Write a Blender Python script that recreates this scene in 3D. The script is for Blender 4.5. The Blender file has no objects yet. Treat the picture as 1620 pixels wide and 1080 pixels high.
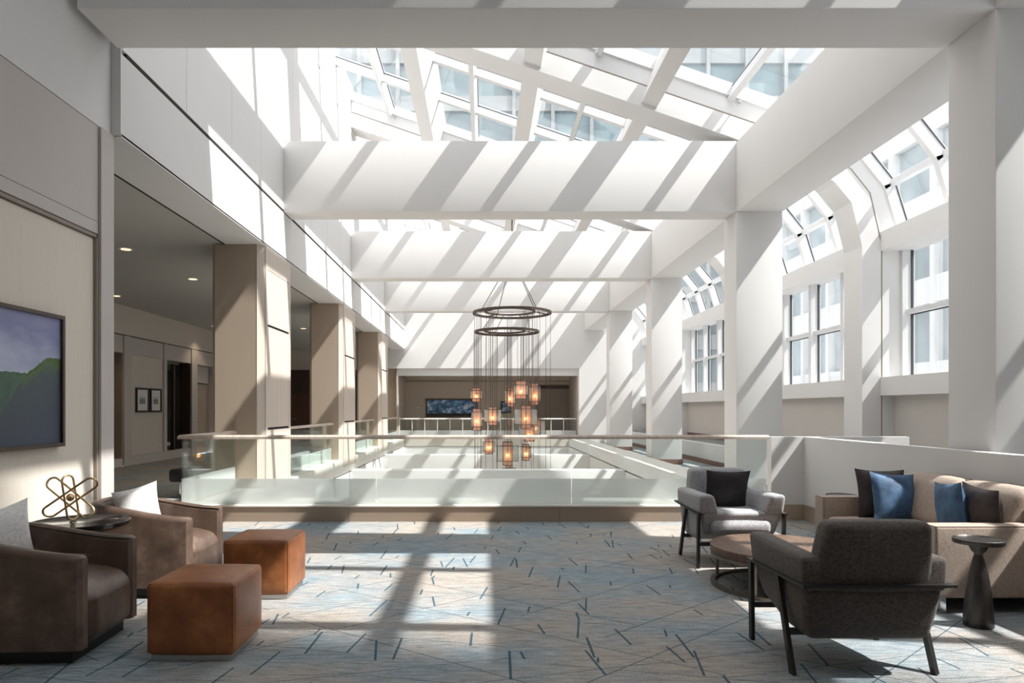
import bpy, bmesh, math, random
from mathutils import Vector, Matrix
random.seed(7)
S = bpy.context.scene
COL = S.collection
PI = math.pi

# ---------------------------------------------------------------- camera, sky, sun, exposure
F, CX, CY, H = 1080.0, 766.0, 647.0, 1.41
cd = bpy.data.cameras.new('camera')
cam = bpy.data.objects.new('camera', cd); COL.objects.link(cam)
cd.sensor_fit = 'HORIZONTAL'; cd.sensor_width = 36.0; cd.lens = 36.0*F/1620
cd.shift_x = (810-CX)/1620; cd.shift_y = (CY-540)/1620
cam.location = (0, 0, H); cam.rotation_euler = (PI/2, 0, 0)
cd.clip_start = 0.05; cd.clip_end = 500
S.camera = cam

w = bpy.data.worlds.new('sky'); S.world = w; w.use_nodes = True
bg = w.node_tree.nodes['Background']
bg.inputs[0].default_value = (0.985, 0.975, 1.0, 1); bg.inputs[1].default_value = 2.1

SUN_DIR = Vector((-0.714, 0.205, -1.0)).normalized()
sl = bpy.data.lights.new('sun', 'SUN'); sl.energy = 7.6; sl.angle = math.radians(0.6); sl.color = (1.0, 0.965, 0.92)
so = bpy.data.objects.new('sun', sl); COL.objects.link(so)
so.location = (30, -10, 40); so.rotation_euler = SUN_DIR.to_track_quat('-Z', 'Y').to_euler()

S.view_settings.view_transform = 'Standard'
try: S.view_settings.look = 'None'
except Exception: pass
S.view_settings.exposure = 0.86; S.view_settings.gamma = 1.0; S.view_settings.use_curve_mapping = False
S.cycles.max_bounces = 10; S.cycles.diffuse_bounces = 6; S.cycles.glossy_bounces = 4
S.cycles.transmission_bounces = 6; S.cycles.transparent_max_bounces = 24
S.cycles.sample_clamp_indirect = 8.0
S.cycles.caustics_reflective = False; S.cycles.caustics_refractive = False

# ---------------------------------------------------------------- material helpers
class NT:
    def __init__(s, name):
        s.m = bpy.data.materials.new(name); s.m.use_nodes = True
        s.t = s.m.node_tree; s.n = s.t.nodes; s.l = s.t.links
        s.b = s.n['Principled BSDF']; s.out = s.n['Material Output']
    def new(s, t, **kw):
        n = s.n.new(t)
        for k, v in kw.items(): setattr(n, k, v)
        return n
    def put(s, sock, v):
        if isinstance(v, bpy.types.NodeSocket): s.l.new(v, sock)
        else: sock.default_value = v
    def math(s, op, a, b=0.0, c=0.0):
        n = s.new('ShaderNodeMath', operation=op)
        s.put(n.inputs[0], a); s.put(n.inputs[1], b)
        if len(n.inputs) > 2: s.put(n.inputs[2], c)
        return n.outputs[0]
    def mix(s, f, a, b):
        n = s.new('ShaderNodeMix', data_type='RGBA')
        s.put(n.inputs[0], f)
        for i, v in ((6, a), (7, b)):
            if isinstance(v, tuple) and len(v) == 3: v = v + (1,)
            s.put(n.inputs[i], v)
        return n.outputs[2]
    def coord(s): return s.new('ShaderNodeTexCoord').outputs['Object']
    def mapping(s, vec, scale=(1, 1, 1), rot=(0, 0, 0), loc=(0, 0, 0)):
        n = s.new('ShaderNodeMapping'); s.l.new(vec, n.inputs[0])
        n.inputs[1].default_value = loc; n.inputs[2].default_value = rot; n.inputs[3].default_value = scale
        return n.outputs[0]
    def noise(s, vec, scale, detail=3.0, rough=0.55):
        n = s.new('ShaderNodeTexNoise'); s.l.new(vec, n.inputs['Vector'])
        n.inputs['Scale'].default_value = scale; n.inputs['Detail'].default_value = detail
        n.inputs['Roughness'].default_value = rough
        return n.outputs[0]
    def ramp(s, f, pts):
        n = s.new('ShaderNodeValToRGB'); s.l.new(f, n.inputs[0])
        e = n.color_ramp.elements
        while len(e) < len(pts): e.new(0.5)
        for i, (p, c) in enumerate(pts):
            e[i].position = p; e[i].color = c + (1,) if len(c) == 3 else c
        return n.outputs[0]
    def bump(s, h, strength, dist=0.01):
        n = s.new('ShaderNodeBump'); s.l.new(h, n.inputs['Height'])
        n.inputs['Strength'].default_value = strength; n.inputs['Distance'].default_value = dist
        s.l.new(n.outputs[0], s.b.inputs['Normal'])
    def sep(s, vec):
        n = s.new('ShaderNodeSeparateXYZ'); s.l.new(vec, n.inputs[0]); return n.outputs

def simple(name, color, rough=0.6, metal=0.0, var=0.06, scale=6.0, bump=0.0, bscale=60.0, stretch=(1, 1, 1), spec=0.5):
    t = NT(name); v = t.mapping(t.coord(), stretch)
    f = t.noise(v, scale)
    d = tuple(max(0, c*(1-var)) for c in color); u = tuple(min(1, c*(1+var)) for c in color)
    t.put(t.b.inputs['Base Color'], t.ramp(f, [(0.3, d), (0.7, u)]))
    t.b.inputs['Roughness'].default_value = rough; t.b.inputs['Metallic'].default_value = metal
    t.b.inputs['Specular IOR Level'].default_value = spec
    if bump: t.bump(t.noise(v, bscale), bump)
    return t.m

def fabric(name, color, thread=420.0, var=0.25, rough=0.9, sheen=0.2):
    t = NT(name); c = t.coord()
    a = t.noise(t.mapping(c, (1, 1, 0.25)), thread, 2); b = t.noise(t.mapping(c, (0.25, 0.25, 1)), thread, 2)
    f = t.math('ADD', t.math('MULTIPLY', a, 0.5), t.math('MULTIPLY', b, 0.5))
    d = tuple(x*(1-var) for x in color); u = tuple(min(1, x*(1+var)) for x in color)
    base = t.ramp(f, [(0.38, d), (0.62, u)])
    big = t.noise(c, 5.0)
    t.put(t.b.inputs['Base Color'], t.mix(t.math('MULTIPLY', big, 0.35), base, tuple(x*0.8 for x in color)))
    t.b.inputs['Roughness'].default_value = rough; t.b.inputs['Specular IOR Level'].default_value = 0.2
    t.b.inputs['Sheen Weight'].default_value = sheen
    t.bump(f, 0.35, 0.004)
    return t.m

def leather(name, dark, mid, light, rough=0.42):
    t = NT(name); c = t.coord()
    f = t.noise(c, 4.5, 6, 0.65)
    base = t.ramp(f, [(0.28, dark), (0.52, mid), (0.74, light)])
    sc = t.noise(t.mapping(c, (1, 1, 7), (0.4, 0.3, 0)), 9, 4, 0.7)
    scr = t.ramp(sc, [(0.66, (0, 0, 0)), (0.72, (1, 1, 1))])
    t.put(t.b.inputs['Base Color'], t.mix(t.math('MULTIPLY', scr, 0.25), base, light))
    t.b.inputs['Roughness'].default_value = rough
    t.bump(t.math('ADD', t.noise(c, 180, 3), t.math('MULTIPLY', t.noise(c, 12, 4), 1.2)), 0.18, 0.006)
    return t.m

def glassmat(name, tint, refl=0.06, haze=0.0, hazecol=(0.9, 0.95, 0.95)):
    t = NT(name); t.n.remove(t.b)
    tr = t.new('ShaderNodeBsdfTransparent'); tr.inputs[0].default_value = tint + (1,)
    gl = t.new('ShaderNodeBsdfGlossy'); gl.inputs['Roughness'].default_value = 0.02
    lw = t.new('ShaderNodeLayerWeight'); lw.inputs[0].default_value = 0.25
    fac = t.math('ADD', t.math('MULTIPLY', lw.outputs['Facing'], 0.22), refl)
    mx = t.new('ShaderNodeMixShader'); t.put(mx.inputs[0], fac); t.l.new(tr.outputs[0], mx.inputs[1]); t.l.new(gl.outputs[0], mx.inputs[2])
    last = mx
    if haze:
        df = t.new('ShaderNodeBsdfDiffuse'); df.inputs[0].default_value = hazecol + (1,)
        tl = t.new('ShaderNodeBsdfTranslucent'); tl.inputs[0].default_value = hazecol + (1,)
        m1 = t.new('ShaderNodeMixShader'); m1.inputs[0].default_value = 0.45
        t.l.new(df.outputs[0], m1.inputs[1]); t.l.new(tl.outputs[0], m1.inputs[2])
        m2 = t.new('ShaderNodeMixShader'); m2.inputs[0].default_value = haze
        t.l.new(mx.outputs[0], m2.inputs[1]); t.l.new(m1.outputs[0], m2.inputs[2]); last = m2
    t.l.new(last.outputs[0], t.out.inputs[0])
    return t.m

def emit(name, color, strength):
    t = NT(name); t.b.inputs['Base Color'].default_value = color + (1,)
    t.b.inputs['Emission Color'].default_value = color + (1,); t.b.inputs['Emission Strength'].default_value = strength
    return t.m

def carpet():
    t = NT('carpet'); c = t.coord()
    streak = t.noise(t.mapping(c, (3.4, 24, 1)), 1.8, 8, 0.78)
    blot = t.noise(t.mapping(c, (0.8, 1.1, 1)), 0.9, 4, 0.6)
    fine = t.noise(t.mapping(c, (1, 2.2, 1)), 95, 2, 0.7)
    taupe = t.ramp(streak, [(0.28, (0.150, 0.140, 0.132)), (0.5, (0.34, 0.305, 0.270)), (0.72, (0.50, 0.45, 0.395))])
    blue = t.ramp(streak, [(0.28, (0.085, 0.115, 0.140)), (0.5, (0.235, 0.280, 0.305)), (0.72, (0.40, 0.455, 0.47))])
    base = t.mix(t.ramp(blot, [(0.40, (0, 0, 0)), (0.60, (1, 1, 1))]), taupe, blue)
    sp = t.ramp(fine, [(0.35, (0.62, 0.62, 0.62)), (0.65, (1.30, 1.30, 1.30))])
    n = t.new('ShaderNodeMix', data_type='RGBA', blend_type='MULTIPLY'); n.inputs[0].default_value = 0.85
    t.l.new(base, n.inputs[6]); t.l.new(sp, n.inputs[7]); base = n.outputs[2]
    wob = t.noise(c, 3.0, 2); 
    def layer(ang, sx, sy, width, lo, var, prob, seed):
        v = t.mapping(c, (1, 1, 1), (0, 0, ang), (seed, seed*1.7, 0))
        x, y, _ = t.sep(v)
        x = t.math('ADD', x, t.math('MULTIPLY', t.noise(c, 40, 1), 0.006))
        gx = t.math('DIVIDE', x, sx); ix = t.math('FLOOR', gx); fx = t.math('FRACT', gx)
        off = t.new('ShaderNodeTexWhiteNoise', noise_dimensions='1D'); t.put(off.inputs['W'], t.math('ADD', ix, seed))
        gy = t.math('ADD', t.math('DIVIDE', y, sy), t.math('MULTIPLY', off.outputs[0], 7.3))
        iy = t.math('FLOOR', gy); fy = t.math('FRACT', gy)
        cb = t.new('ShaderNodeCombineXYZ'); t.put(cb.inputs[0], ix); t.put(cb.inputs[1], iy); cb.inputs[2].default_value = seed
        wn = t.new('ShaderNodeTexWhiteNoise', noise_dimensions='3D'); t.put(wn.inputs['Vector'], cb.outputs[0])
        r, g, b = t.sep(wn.outputs['Color'])
        dx = t.math('MULTIPLY', t.math('ABSOLUTE', t.math('SUBTRACT', fx, t.math('MULTIPLY_ADD', r, 0.7, 0.15))), sx)
        m1 = t.math('LESS_THAN', dx, width)
        half = t.math('MULTIPLY_ADD', g, var, lo)
        m2 = t.math('LESS_THAN', t.math('ABSOLUTE', t.math('SUBTRACT', fy, 0.5)), half)
        m3 = t.math('LESS_THAN', b, prob)
        return t.math('MULTIPLY', t.math('MULTIPLY', m1, m2), m3)
    L = [layer(0.16, 0.22, 0.55, 0.0066, 0.05, 0.33, 0.45, 3.0), layer(-0.14, 0.34, 0.6, 0.0072, 0.06, 0.30, 0.5, 11.0),
         layer(0.02, 0.46, 0.62, 0.0078, 0.10, 0.25, 0.4, 23.0)]
    TH = [layer(0.85, 0.50, 3.4, 0.0042, 0.25, 0.25, 0.85, 5.0), layer(-0.95, 0.60, 3.8, 0.0042, 0.25, 0.25, 0.85, 31.0),
          layer(1.30, 0.34, 2.6, 0.0030, 0.2, 0.3, 0.8, 41.0), layer(-1.35, 0.36, 2.9, 0.0030, 0.2, 0.3, 0.8, 53.0), layer(1.52, 0.12, 0.9, 0.0022, 0.08, 0.35, 0.5, 67.0)]
    thick = L[0]
    for q in L[1:]: thick = t.math('MAXIMUM', thick, q)
    thin = TH[0]
    for q in TH[1:]: thin = t.math('MAXIMUM', thin, q)
    col = t.mix(t.math('MULTIPLY', thin, 0.85), base, (0.055, 0.085, 0.105))
    col = t.mix(t.math('MULTIPLY', thick, 0.88), col, (0.030, 0.075, 0.105))
    t.put(t.b.inputs['Base Color'], col)
    t.b.inputs['Roughness'].default_value = 0.95; t.b.inputs['Specular IOR Level'].default_value = 0.1
    t.bump(t.math('ADD', fine, streak), 0.4, 0.006)
    return t.m

def landscape():
    t = NT('painted_landscape'); c = t.coord(); x, y, z = t.sep(c)
    n1 = t.noise(t.mapping(c, (1, 1.2, 3)), 2.2, 5); n2 = t.noise(t.mapping(c, (1, 2, 1.4)), 9, 5, 0.7)
    sky = t.ramp(t.math('ADD', t.math('MULTIPLY', z, 1.0), t.math('MULTIPLY', n1, 0.55)),
                 [(0.24, (0.62, 0.66, 0.76)), (0.44, (0.40, 0.43, 0.58)), (0.64, (0.22, 0.24, 0.43)), (0.85, (0.30, 0.31, 0.49))])
    hump = t.math('MULTIPLY', t.math('SMOOTH_MIN', 1.0, t.math('MAXIMUM', t.math('MULTIPLY_ADD', y, 4.0, -1.95), 0.0), 0.3), 0.135)
    edge = t.math('ADD', t.math('ADD', 0.02, hump), t.math('MULTIPLY', n2, 0.05))
    dep = t.math('SUBTRACT', edge, z)
    hillc = t.ramp(t.math('ADD', t.math('MULTIPLY', dep, 1.4), t.math('MULTIPLY', t.math('SUBTRACT', n2, 0.5), 0.5)),
                   [(0.0, (0.060, 0.10, 0.018)), (0.06, (0.085, 0.15, 0.045)), (0.16, (0.062, 0.085, 0.095)), (0.8, (0.050, 0.066, 0.105))])
    far = t.ramp(n2, [(0.3, (0.03, 0.085, 0.075)), (0.7, (0.085, 0.17, 0.09))])
    leftness = t.math('LESS_THAN', t.math('ADD', y, t.math('MULTIPLY', z, -0.9)), 0.45)
    hillc = t.mix(t.math('MULTIPLY', leftness, 0.8), hillc, far)
    t.put(t.b.inputs['Base Color'], t.mix(t.math('GREATER_THAN', dep, 0.0), sky, hillc))
    t.b.inputs['Roughness'].default_value = 0.55
    t.bump(n2, 0.3, 0.004)
    return t.m

def cloudscape():
    t = NT('painted_clouds'); c = t.coord(); x, y, z = t.sep(c)
    n1 = t.noise(t.mapping(c, (1, 1, 1.8)), 2.4, 7, 0.7)
    cl = t.ramp(n1, [(0.36, (0.030, 0.05, 0.10)), (0.46, (0.07, 0.15, 0.30)), (0.53, (0.15, 0.36, 0.66)), (0.60, (0.80, 0.84, 0.90))])
    land = t.math('LESS_THAN', z, t.math('MULTIPLY_ADD', n1, 0.14, -0.33))
    t.put(t.b.inputs['Base Color'], t.mix(land, cl, (0.018, 0.017, 0.012)))
    t.b.inputs['Roughness'].default_value = 0.5
    return t.m

def printmat():
    t = NT('small_print'); c = t.coord(); x, y, z = t.sep(c)
    n = t.noise(c, 22, 4)
    sky = t.mix(n, (0.35, 0.45, 0.42), (0.60, 0.68, 0.66)); ground = t.mix(n, (0.05, 0.05, 0.03), (0.40, 0.42, 0.38))
    t.put(t.b.inputs['Base Color'], t.mix(t.math('GREATER_THAN', z, 0.04), ground, sky)); t.b.inputs['Roughness'].default_value = 0.4
    return t.m

def wood(name, a, b, sc=(1, 12, 1), rough=0.45):
    t = NT(name); v = t.mapping(t.coord(), sc)
    f = t.noise(v, 5, 5, 0.6)
    t.put(t.b.inputs['Base Color'], t.ramp(f, [(0.3, a), (0.7, b)])); t.b.inputs['Roughness'].default_value = rough
    t.bump(f, 0.12, 0.004); return t.m

def ribbed(name, a, b, scale):
    t = NT(name); c = t.coord(); x, y, z = t.sep(c)
    wv = t.math('SINE', t.math('MULTIPLY', y, scale)); f = t.math('MULTIPLY_ADD', wv, 0.5, 0.5)
    f = t.math('MULTIPLY', t.math('ADD', f, t.noise(t.mapping(c, (1, 60, 3)), 3, 3)), 0.5)
    t.put(t.b.inputs['Base Color'], t.ramp(f, [(0.2, a), (0.75, b)])); t.b.inputs['Roughness'].default_value = 0.85
    t.bump(f, 0.3, 0.004); return t.m

M = {}
M['white'] = simple('white_plaster', (0.715, 0.705, 0.695), 0.75, var=0.012, scale=1.5, bump=0.04, bscale=90)
M['white_panel'] = simple('white_panel_paint', (0.74, 0.735, 0.73), 0.5, var=0.01, scale=1.2)
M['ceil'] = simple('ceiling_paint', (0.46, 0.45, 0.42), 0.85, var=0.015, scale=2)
M['frame'] = simple('white_aluminium', (0.70, 0.705, 0.71), 0.4, var=0.02)
M['gasket'] = simple('dark_gasket', (0.05, 0.05, 0.055), 0.6)
M['dark'] = simple('dark_reveal', (0.012, 0.011, 0.010), 0.8)
M['warm'] = simple('warm_beige_paint', (0.60, 0.55, 0.49), 0.7, var=0.015, scale=2)
M['alcove'] = simple('greige_paint', (0.62, 0.585, 0.545), 0.8, var=0.015, scale=2)
M['taupe'] = simple('taupe_panel', (0.42, 0.335, 0.26), 0.6, var=0.03, scale=3, stretch=(1, 1, 0.2))
M['taupe_dark'] = simple('taupe_trim', (0.30, 0.245, 0.20), 0.6, var=0.03)
M['palepanel'] = simple('pale_oak_panel', (0.56, 0.485, 0.42), 0.5, var=0.06, scale=3, stretch=(1, 6, 0.25))
M['greypanel'] = simple('greige_panel', (0.52, 0.475, 0.45), 0.6, var=0.02, scale=2)
M['ribbed'] = ribbed('ribbed_wallcovering', (0.62, 0.555, 0.475), (0.80, 0.73, 0.64), 420)
M['curb'] = simple('curb_veneer', (0.34, 0.262, 0.198), 0.55, var=0.05, scale=3, stretch=(0.2, 1, 3))
M['cap'] = simple('cream_cap', (0.74, 0.70, 0.64), 0.45, var=0.02)
M['base'] = simple('tan_baseboard', (0.44, 0.35, 0.265), 0.55, var=0.03)
M['redbase'] = simple('brown_baseboard', (0.19, 0.105, 0.08), 0.55, var=0.06)
M['carpet'] = carpet()
M['glass'] = glassmat('window_glass', (0.885, 0.895, 0.90), 0.06)
M['railglass'] = glassmat('balustrade_glass', (0.94, 0.97, 0.96), 0.03)
M['frost'] = glassmat('frosted_film', (0.94, 0.965, 0.955), 0.02, 0.62, (0.86, 0.885, 0.875))
M['rail'] = wood('handrail_wood', (0.47, 0.385, 0.32), (0.64, 0.545, 0.465), (6, 1, 1), 0.35)
M['bronze'] = simple('dark_bronze', (0.10, 0.075, 0.06), 0.45, 0.8, var=0.15)
M['cable'] = simple('bronze_cable', (0.10, 0.07, 0.06), 0.5, 0.5)
M['copper'] = None
M['brass'] = simple('brushed_brass', (0.74, 0.55, 0.29), 0.36, 1.0, var=0.08, scale=20)
M['steel'] = simple('brushed_steel', (0.50, 0.49, 0.47), 0.35, 1.0, var=0.05, stretch=(1, 1, 20))
M['chrome'] = simple('polished_chrome', (0.72, 0.72, 0.73), 0.12, 1.0, var=0.02)
M['agedsteel'] = simple('aged_steel', (0.22, 0.195, 0.165), 0.42, 1.0, var=0.12, scale=14)
M['black'] = simple('black_lacquer', (0.014, 0.011, 0.012), 0.08, var=0.1)
M['blackmetal'] = simple('black_powder_coat', (0.018, 0.016, 0.015), 0.45, var=0.15)
M['blackbase'] = simple('black_plinth', (0.012, 0.012, 0.014), 0.55)
M['brownleather'] = leather('brown_leather', (0.052, 0.033, 0.024), (0.105, 0.068, 0.050), (0.20, 0.14, 0.105), 0.34)
M['cognac'] = leather('cognac_leather', (0.14, 0.043, 0.013), (0.27, 0.092, 0.028), (0.42, 0.170, 0.060), 0.4)
M['greyfab'] = fabric('grey_weave', (0.35, 0.345, 0.355), 190, 0.38)
M['charfab'] = fabric('charcoal_weave', (0.098, 0.082, 0.072), 170, 0.5)
M['sofafab'] = fabric('sand_weave', (0.415, 0.33, 0.27), 190, 0.25)
M['piping'] = simple('dark_piping', (0.20, 0.14, 0.105), 0.8)
M['boucle'] = fabric('white_boucle', (0.86, 0.84, 0.81), 160, 0.18, sheen=0.1)
def velvet(name, c, hi):
    t = NT(name); co = t.coord(); f = t.noise(co, 7, 5, 0.65)
    t.put(t.b.inputs['Base Color'], t.ramp(f, [(0.35, c), (0.7, hi)])); t.b.inputs['Roughness'].default_value = 0.7
    t.b.inputs['Sheen Weight'].default_value = 0.6; t.b.inputs['Sheen Roughness'].default_value = 0.35
    t.b.inputs['Sheen Tint'].default_value = hi + (1,); t.bump(f, 0.35, 0.012); return t.m
M['bluevelvet'] = velvet('blue_velvet', (0.020, 0.055, 0.115), (0.075, 0.165, 0.30))
M['darkvelvet'] = velvet('dark_brown_velvet', (0.026, 0.020, 0.021), (0.060, 0.047, 0.045))
M['blackvelvet'] = velvet('black_velvet', (0.010, 0.009, 0.011), (0.026, 0.023, 0.027))
M['tabletop'] = wood('weathered_oak', (0.26, 0.195, 0.145), (0.45, 0.365, 0.29), (14, 1.4, 1), 0.4)
M['tableedge'] = wood('oak_edge', (0.085, 0.050, 0.032), (0.17, 0.105, 0.07), (6, 6, 1), 0.5)
M['hammered'] = simple('hammered_metal', (0.085, 0.078, 0.074), 0.40, 0.9, var=0.35, scale=12, bump=0.25, bscale=70, stretch=(1, 1, 0.4))
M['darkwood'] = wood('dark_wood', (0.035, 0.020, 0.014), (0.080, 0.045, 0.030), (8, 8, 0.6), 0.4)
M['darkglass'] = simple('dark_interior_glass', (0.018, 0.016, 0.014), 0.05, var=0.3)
M['doorpaint'] = simple('door_taupe', (0.37, 0.31, 0.26), 0.55, var=0.02)
M['mat'] = simple('picture_mat', (0.74, 0.73, 0.70), 0.8, var=0.02)
M['landscape'] = landscape(); M['clouds'] = cloudscape(); M['print'] = printmat()
M['glow'] = emit('lamp_filament', (1.0, 0.50, 0.16), 9.0)
M['downlight'] = emit('downlight_lens', (1.0, 0.62, 0.32), 1.4)
M['facade'] = simple('tower_concrete', (0.66, 0.67, 0.67), 0.8, var=0.03)
M['facade_far'] = simple('far_tower_concrete', (0.25, 0.27, 0.275), 0.8, var=0.03)
M['glass_far'] = simple('far_tower_glass', (0.185, 0.245, 0.26), 0.25, var=0.25, scale=0.25)
M['facadeglass'] = simple('tower_glass', (0.36, 0.42, 0.44), 0.2, var=0.2, scale=0.25)
def meshshade(name, col, alpha):
    t = NT(name); t.n.remove(t.b)
    tr = t.new('ShaderNodeBsdfTransparent'); tl = t.new('ShaderNodeBsdfTranslucent'); df = t.new('ShaderNodeBsdfDiffuse')
    tl.inputs[0].default_value = col + (1,); df.inputs[0].default_value = col + (1,)
    a = t.new('ShaderNodeMixShader'); a.inputs[0].default_value = 0.5; t.l.new(tl.outputs[0], a.inputs[1]); t.l.new(df.outputs[0], a.inputs[2])
    b = t.new('ShaderNodeMixShader'); b.inputs[0].default_value = alpha; t.l.new(tr.outputs[0], b.inputs[1]); t.l.new(a.outputs[0], b.inputs[2])
    t.l.new(b.outputs[0], t.out.inputs[0]); return t.m
M['copper'] = meshshade('copper_mesh', (0.74, 0.47, 0.38), 0.60)
M['screen'] = meshshade('pale_mesh_screen', (0.60, 0.68, 0.67), 0.52)

# ---------------------------------------------------------------- geometry helpers
def tag(o, label=None, cat=None, group=None, kind=None):
    if label: o['label'] = label
    if cat: o['category'] = cat
    if group: o['group'] = group
    if kind: o['kind'] = kind
    return o
def link(name, data, parent=None, loc=None, rotz=0.0):
    o = bpy.data.objects.new(name, data); COL.objects.link(o)
    if parent: o.parent = parent
    if loc is not None: o.location = loc
    if rotz: o.rotation_euler = (0, 0, rotz)
    return o
def root(name, loc, label, cat, group=None, rotz=0.0, kind=None):
    o = bpy.data.objects.new(name, None); COL.objects.link(o); o.location = loc; o.rotation_euler = (0, 0, rotz)
    return tag(o, label, cat, group, kind)
def done(name, bm, mat, parent=None, loc=None, smooth=False, rotz=0.0):
    bmesh.ops.recalc_face_normals(bm, faces=bm.faces[:])
    me = bpy.data.meshes.new(name); bm.to_mesh(me); bm.free()
    for m in (mat if isinstance(mat, (list, tuple)) else [mat]): me.materials.append(m)
    if smooth:
        me.polygons.foreach_set('use_smooth', [True]*len(me.polygons))
        try: me.set_sharp_from_angle(angle=math.radians(42))
        except Exception: pass
    return link(name, me, parent, loc, rotz)
def box(bm, x0, x1, y0, y1, z0, z1, bev=0.0, mi=0):
    vs = [bm.verts.new((x, y, z)) for z in (z0, z1) for y in (y0, y1) for x in (x0, x1)]
    fs = []
    for q in ((0, 2, 3, 1), (4, 5, 7, 6), (0, 1, 5, 4), (2, 6, 7, 3), (0, 4, 6, 2), (1, 3, 7, 5)):
        f = bm.faces.new([vs[i] for i in q]); f.material_index = mi; fs.append(f)
    if bev:
        es = list({e for f in fs for e in f.edges})
        bmesh.ops.bevel(bm, geom=es, offset=bev, segments=2, affect='EDGES', profile=0.6)
    return vs
def mkbox(name, x0, x1, y0, y1, z0, z1, mat, parent=None, bev=0.0, loc=None):
    bm = bmesh.new(); box(bm, x0, x1, y0, y1, z0, z1, bev)
    return done(name, bm, mat, parent, loc, smooth=bev > 0)
def prism_y(bm, poly, y0, y1):
    a = [bm.verts.new((x, y0, z)) for x, z in poly]; b = [bm.verts.new((x, y1, z)) for x, z in poly]
    bm.faces.new(a); bm.faces.new(b[::-1]); n = len(poly)
    for i in range(n): bm.faces.new([a[i], b[i], b[(i+1) % n], a[(i+1) % n]])
def prism_z(bm, poly, z0, z1):
    a = [bm.verts.new((x, y, z0)) for x, y in poly]; b = [bm.verts.new((x, y, z1)) for x, y in poly]
    bm.faces.new(a[::-1]); bm.faces.new(b); n = len(poly)
    for i in range(n): bm.faces.new([a[i], a[(i+1) % n], b[(i+1) % n], b[i]])
def bar(bm, p, q, w, d, up=Vector((0, 0, 1))):
    p, q = Vector(p), Vector(q); t = (q-p).normalized()
    if abs(t.dot(up)) > 0.98: up = Vector((0, 1, 0))
    a = t.cross(up).normalized(); b = a.cross(t).normalized()
    vs = [bm.verts.new(c + a*sx*w/2 + b*sy*d/2) for c in (p, q) for sx, sy in ((-1, -1), (1, -1), (1, 1), (-1, 1))]
    for f in ((3, 2, 1, 0), (4, 5, 6, 7), (0, 1, 5, 4), (1, 2, 6, 5), (2, 3, 7, 6), (3, 0, 4, 7)): bm.faces.new([vs[i] for i in f])
def tube(bm, pts, r, seg=8, closed=False):
    pts = [Vector(p) for p in pts]; n = len(pts); rings = []; prev = None
    for i, p in enumerate(pts):
        a = pts[(i-1) % n] if (closed or i > 0) else p; b = pts[(i+1) % n] if (closed or i < n-1) else p
        t = (b-a).normalized()
        if prev is None:
            u = Vector((0, 0, 1)) if abs(t.z) < 0.9 else Vector((1, 0, 0)); x = t.cross(u).normalized()
        else:
            x = (prev - t*prev.dot(t)).normalized()
        prev = x; y = t.cross(x)
        rings.append([bm.verts.new(p + (x*math.cos(k*2*PI/seg) + y*math.sin(k*2*PI/seg))*r) for k in range(seg)])
    m = n if closed else n-1
    for i in range(m):
        A, B = rings[i], rings[(i+1) % n]
        for k in range(seg): bm.faces.new([A[k], A[(k+1) % seg], B[(k+1) % seg], B[k]])
    if not closed: bm.faces.new(rings[0][::-1]); bm.faces.new(rings[-1])
def lathe(bm, prof, cx=0, cy=0, seg=40):
    rings = []
    for r, z in prof:
        rings.append([bm.verts.new((cx + r*math.cos(k*2*PI/seg), cy + r*math.sin(k*2*PI/seg), z)) for k in range(seg)])
    for A, B in zip(rings, rings[1:]):
        for k in range(seg): bm.faces.new([A[k], A[(k+1) % seg], B[(k+1) % seg], B[k]])
    bm.faces.new(rings[0][::-1]); bm.faces.new(rings[-1])
def softbox(bm, x0, x1, y0, y1, z0, z1, r=0.03, n=9, puff=(0, 0, 0), fn=None):
    """rounded, slightly stuffed block; puff swells each pair of faces"""
    h = Vector(((x1-x0)/2, (y1-y0)/2, (z1-z0)/2)); c = Vector(((x0+x1)/2, (y0+y1)/2, (z0+z1)/2))
    r = min(r, min(h)*0.98); cache = {}
    def cs(k, hh):
        m = n-1; ins = hh-r
        ks = [-hh, -hh+r*0.3, -hh+r*0.65] + [-ins + 2*ins*i/(m-4) for i in range(m-3)] + [hh-r*0.65, hh-r*0.3, hh]
        return ks
    K = [cs(0, h.x), cs(1, h.y), cs(2, h.z)]
    def V(p):
        key = tuple(round(q, 6) for q in p)
        if key in cache: return cache[key]
        P = Vector(p); inn = Vector([max(-(h[i]-r), min(h[i]-r, P[i])) for i in range(3)])
        d = P-inn; m = max(abs(d.x), abs(d.y), abs(d.z))
        Q = inn + (d.normalized()*r if d.length > 1e-9 else Vector((0, 0, 0)))
        u = [P[i]/h[i] for i in range(3)]
        for i in range(3):
            if puff[i]:
                a, b = [j for j in range(3) if j != i]
                Q[i] += puff[i]*u[i]*(1-u[a]**2)*(1-u[b]**2)
        Q += c
        if fn: Q = Vector(fn(Q.x, Q.y, Q.z))
        cache[key] = bm.verts.new(Q); return cache[key]
    for ax in range(3):
        a, b = (ax+1) % 3, (ax+2) % 3
        for s in (-1, 1):
            for i in range(len(K[a])-1):
                for j in range(len(K[b])-1):
                    q = []
                    for ii, jj in ((i, j), (i+1, j), (i+1, j+1), (i, j+1)):
                        p = [0, 0, 0]; p[ax] = s*h[ax]; p[a] = K[a][ii]; p[b] = K[b][jj]; q.append(V(p))
                    if s < 0: q.reverse()
                    try: bm.faces.new(q)
                    except ValueError: pass
def mksoft(name, *a, mat=None, parent=None, loc=None, **kw):
    bm = bmesh.new(); softbox(bm, *a, **kw); return done(name, bm, mat, parent, loc, smooth=True)
def copytree(o, parent=None):
    c = o.copy(); COL.objects.link(c)
    if parent: c.parent = parent
    for ch in o.children: copytree(ch, c)
    return c
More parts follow.
